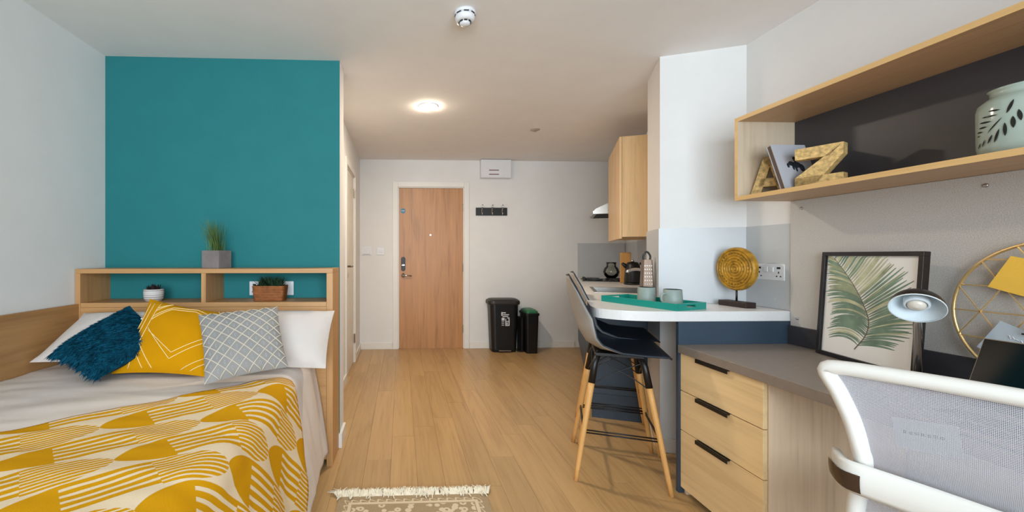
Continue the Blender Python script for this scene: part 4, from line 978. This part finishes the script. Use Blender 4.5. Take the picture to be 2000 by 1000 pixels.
# grey lattice cushion
t, f = cushion('lattice_cushion', 'grey cushion with off white diamond lattice in front', 'cushion', [(-0.944, 1.945, 0.916), (-0.60, 2.01, 0.945), (-0.505, 1.86, 0.692), (-0.80, 1.70, 0.668)], 0.062, M['cush_grey'], 0.05)
mb = MB(); N_ = 6
for k in range(-N_+1, N_):
    o_ = k/N_
    a = (max(0, o_), max(0, -o_)); b = (min(1, 1+o_), min(1, 1-o_)); stitch(mb, f, [a, b], 0.0026, 26)
    a = (max(0, o_), 1-max(0, -o_)); b = (min(1, 1+o_), 1-min(1, 1-o_)); stitch(mb, f, [a, b], 0.0026, 26)
mb.build('lattice_stitching', M['thread2'], t, smooth=True)
mb = MB()
for i in range(0, 2*N_+1):
    for j in range(0, 2*N_+1):
        if (i+j) % 2 == 0: continue
        cu, cv = i/(2*N_), j/(2*N_)
        if not (0.03 < cu < 0.97 and 0.03 < cv < 0.97): continue
        stitch(mb, f, [(cu, cv-0.028), (cu-0.010, cv), (cu, cv+0.028), (cu+0.010, cv), (cu, cv-0.028)], 0.0014, 3)
mb.build('leaf_motifs', M['motif'], t, smooth=True)['kind'] = 'stuff'

# plants on the headboard
t = thing('grass_planter', 'stone grey cube planter with tall grass on the headboard', 'plant', (-1.087, 2.462, HT), math.radians(-14))
mb = MB(); s = 0.056; h = 0.103
mb.box(-s, s, -s, -s+0.01, 0, h).box(-s, s, s-0.01, s, 0, h).box(-s, -s+0.01, -s+0.01, s-0.01, 0, h).box(s-0.01, s, -s+0.01, s-0.01, 0, h).box(-s+0.01, s-0.01, -s+0.01, s-0.01, 0, 0.01)
mb.build('planter', M['pot_grey'], t, bevel=0.002)
MB().box(-s+0.01, s-0.01, -s+0.01, s-0.01, 0.01, 0.092).build('soil', M['soil'], t)
mb = MB(); random.seed(11)
for i in range(120):
    b = Vector((random.gauss(-0.002, 0.017), random.gauss(0, 0.015), 0.09)); dx = random.gauss(-0.030, 0.028); hh_ = random.uniform(0.12, 0.205); dy = random.gauss(-0.005, 0.018)
    n_ = 5; vs = []; wd = 0.0034
    for j in range(n_+1):
        k = j/n_; p = b+Vector((dx*k**1.6, dy*k**1.5, hh_*k)); w_ = wd*(1-k*0.85)
        vs += [p+Vector((-w_, w_*0.5, 0)), p+Vector((w_, -w_*0.5, 0))]
    mb.add(vs, [(2*j, 2*j+1, 2*j+3, 2*j+2) for j in range(n_)])
mb.build('grass_blades', M['grass'], t)['kind'] = 'stuff'
t = thing('small_pot', 'small white ribbed pot with dark foliage in the left shelf bay', 'plant', (-1.43, 2.43, 0.9302))
MB().lathe([(0.040, 0), (0.050, 0.02), (0.052, 0.05), (0.050, 0.068), (0.045, 0.068), (0.045, 0.05), (0, 0.05)], 28).build('pot', M['pot_white'], t, smooth=True)
mb = MB()
for i in range(5):
    z = 0.012+i*0.012; mb.lathe([(0.0505, -0.002), (0.0525, 0), (0.0505, 0.002)], 28, c=(0, 0, z))
mb.f = [q for q in mb.f if len(q) <= 4]; mb.m = [0]*len(mb.f)
mb.build('ribs', M['pot_band'], t)
mb = MB()
for i in range(60):
    a = random.uniform(0, 2*PI); r = random.uniform(0, 0.034); p = Vector((r*math.cos(a), r*math.sin(a), 0.05)); e = p*1.0+Vector((math.cos(a)*0.012, math.sin(a)*0.012, random.uniform(0.03, 0.05))); wv = Vector((-math.sin(a), math.cos(a), 0))*0.006
    mb.add([p, (p+e)/2+wv, e, (p+e)/2-wv], [(0, 1, 2, 3)])
mb.build('foliage', M['soil'], t)['kind'] = 'stuff'
t = thing('wicker_basket_plant', 'brown wicker basket with a dark succulent in the right shelf bay', 'plant', (-0.765, 2.43, 0.9302))
bx, by, bh = 0.086, 0.048, 0.082
mb = MB(); NP = 40
def ringp(k, z, ph, sca=1.0):
    out = []
    per = rr(bx*sca, by*sca, 0.012, 3); n_ = len(per)
    L_ = [0]
    for i in range(n_): L_.append(L_[-1]+(Vector(per[(i+1) % n_])-Vector(per[i])).length)
    for q in range(NP*2):
        d_ = L_[-1]*q/(NP*2); i = max(j for j in range(n_) if L_[j] <= d_); kk = (d_-L_[i])/max(1e-6, L_[i+1]-L_[i])
        p = Vector(per[i]).lerp(Vector(per[(i+1) % n_]), kk); p *= 1+0.018*(1 if (q+ph) % 2 else -1); out.append((p.x, p.y, z))
    return out
for k in range(8): mb.tube(ringp(k, 0.006+k*0.0095, k % 2, 0.92+0.01*k), 0.0055, 6, closed=True)
mb.tube(ringp(9, bh, 0, 1.0), 0.006, 6, closed=True)
mb.build('woven_body', M['wicker'], t, smooth=True)
MB().box(-bx+0.008, bx-0.008, -by+0.008, by-0.008, 0.003, 0.07).build('soil', M['soil'], t)
mb = MB(); random.seed(21)
for i in range(130):
    a = random.uniform(0, 2*PI); cx = random.uniform(-0.06, 0.06); cy_ = random.uniform(-0.025, 0.025); tl_ = random.uniform(0.03, 0.06)*(1.5-abs(cx)*10); up = random.uniform(0.4, 1.0)
    p = Vector((cx, cy_, 0.068)); dv = Vector((math.cos(a)*0.6, math.sin(a)*0.4, up)).normalized(); e = p+dv*tl_*1.4; e.z = min(e.z, 0.145); sd = dv.cross(Vector((0, 0, 1)));
    if sd.length < 1e-3: sd = Vector((1, 0, 0))
    sd = sd.normalized()*0.006; mid = p.lerp(e, 0.5)
    mb.add([p, mid+sd, e, mid-sd], [(0, 1, 2, 3)])
mb.build('foliage', M['succ'], t)['kind'] = 'stuff'

# ------------------------------------------------------------------ rug
t = thing('rug', 'beige lace patterned rug with cream fringe on the floor', 'rug', (0.058, 1.43, 0.0005))
MB().box(-0.365, 0.365, -0.60, 0.60, 0, 0.007).build('rug_body', M['rug'], t, bevel=0.002)
random.seed(9)
for sg in (1, -1):
    mb = MB()
    for i in range(520):
        x = random.uniform(-0.375, 0.375); b = Vector((x, sg*0.595, 0.006)); e = Vector((x+random.gauss(0, 0.016)*(1 if abs(x) < 0.33 else 1.6), sg*(0.64+random.uniform(-0.004, 0.022)), random.uniform(0.003, 0.016)))
        if random.random() < 0.05: e.y -= sg*0.08; e.z = 0.012
        md = b.lerp(e, 0.5)+Vector((0, 0, random.uniform(0.006, 0.018)))
        mb.tube([b, md, e], [0.0028, 0.003, 0.0018], 4)
    mb.build('fringe', M['fringe'], t)['kind'] = 'stuff'
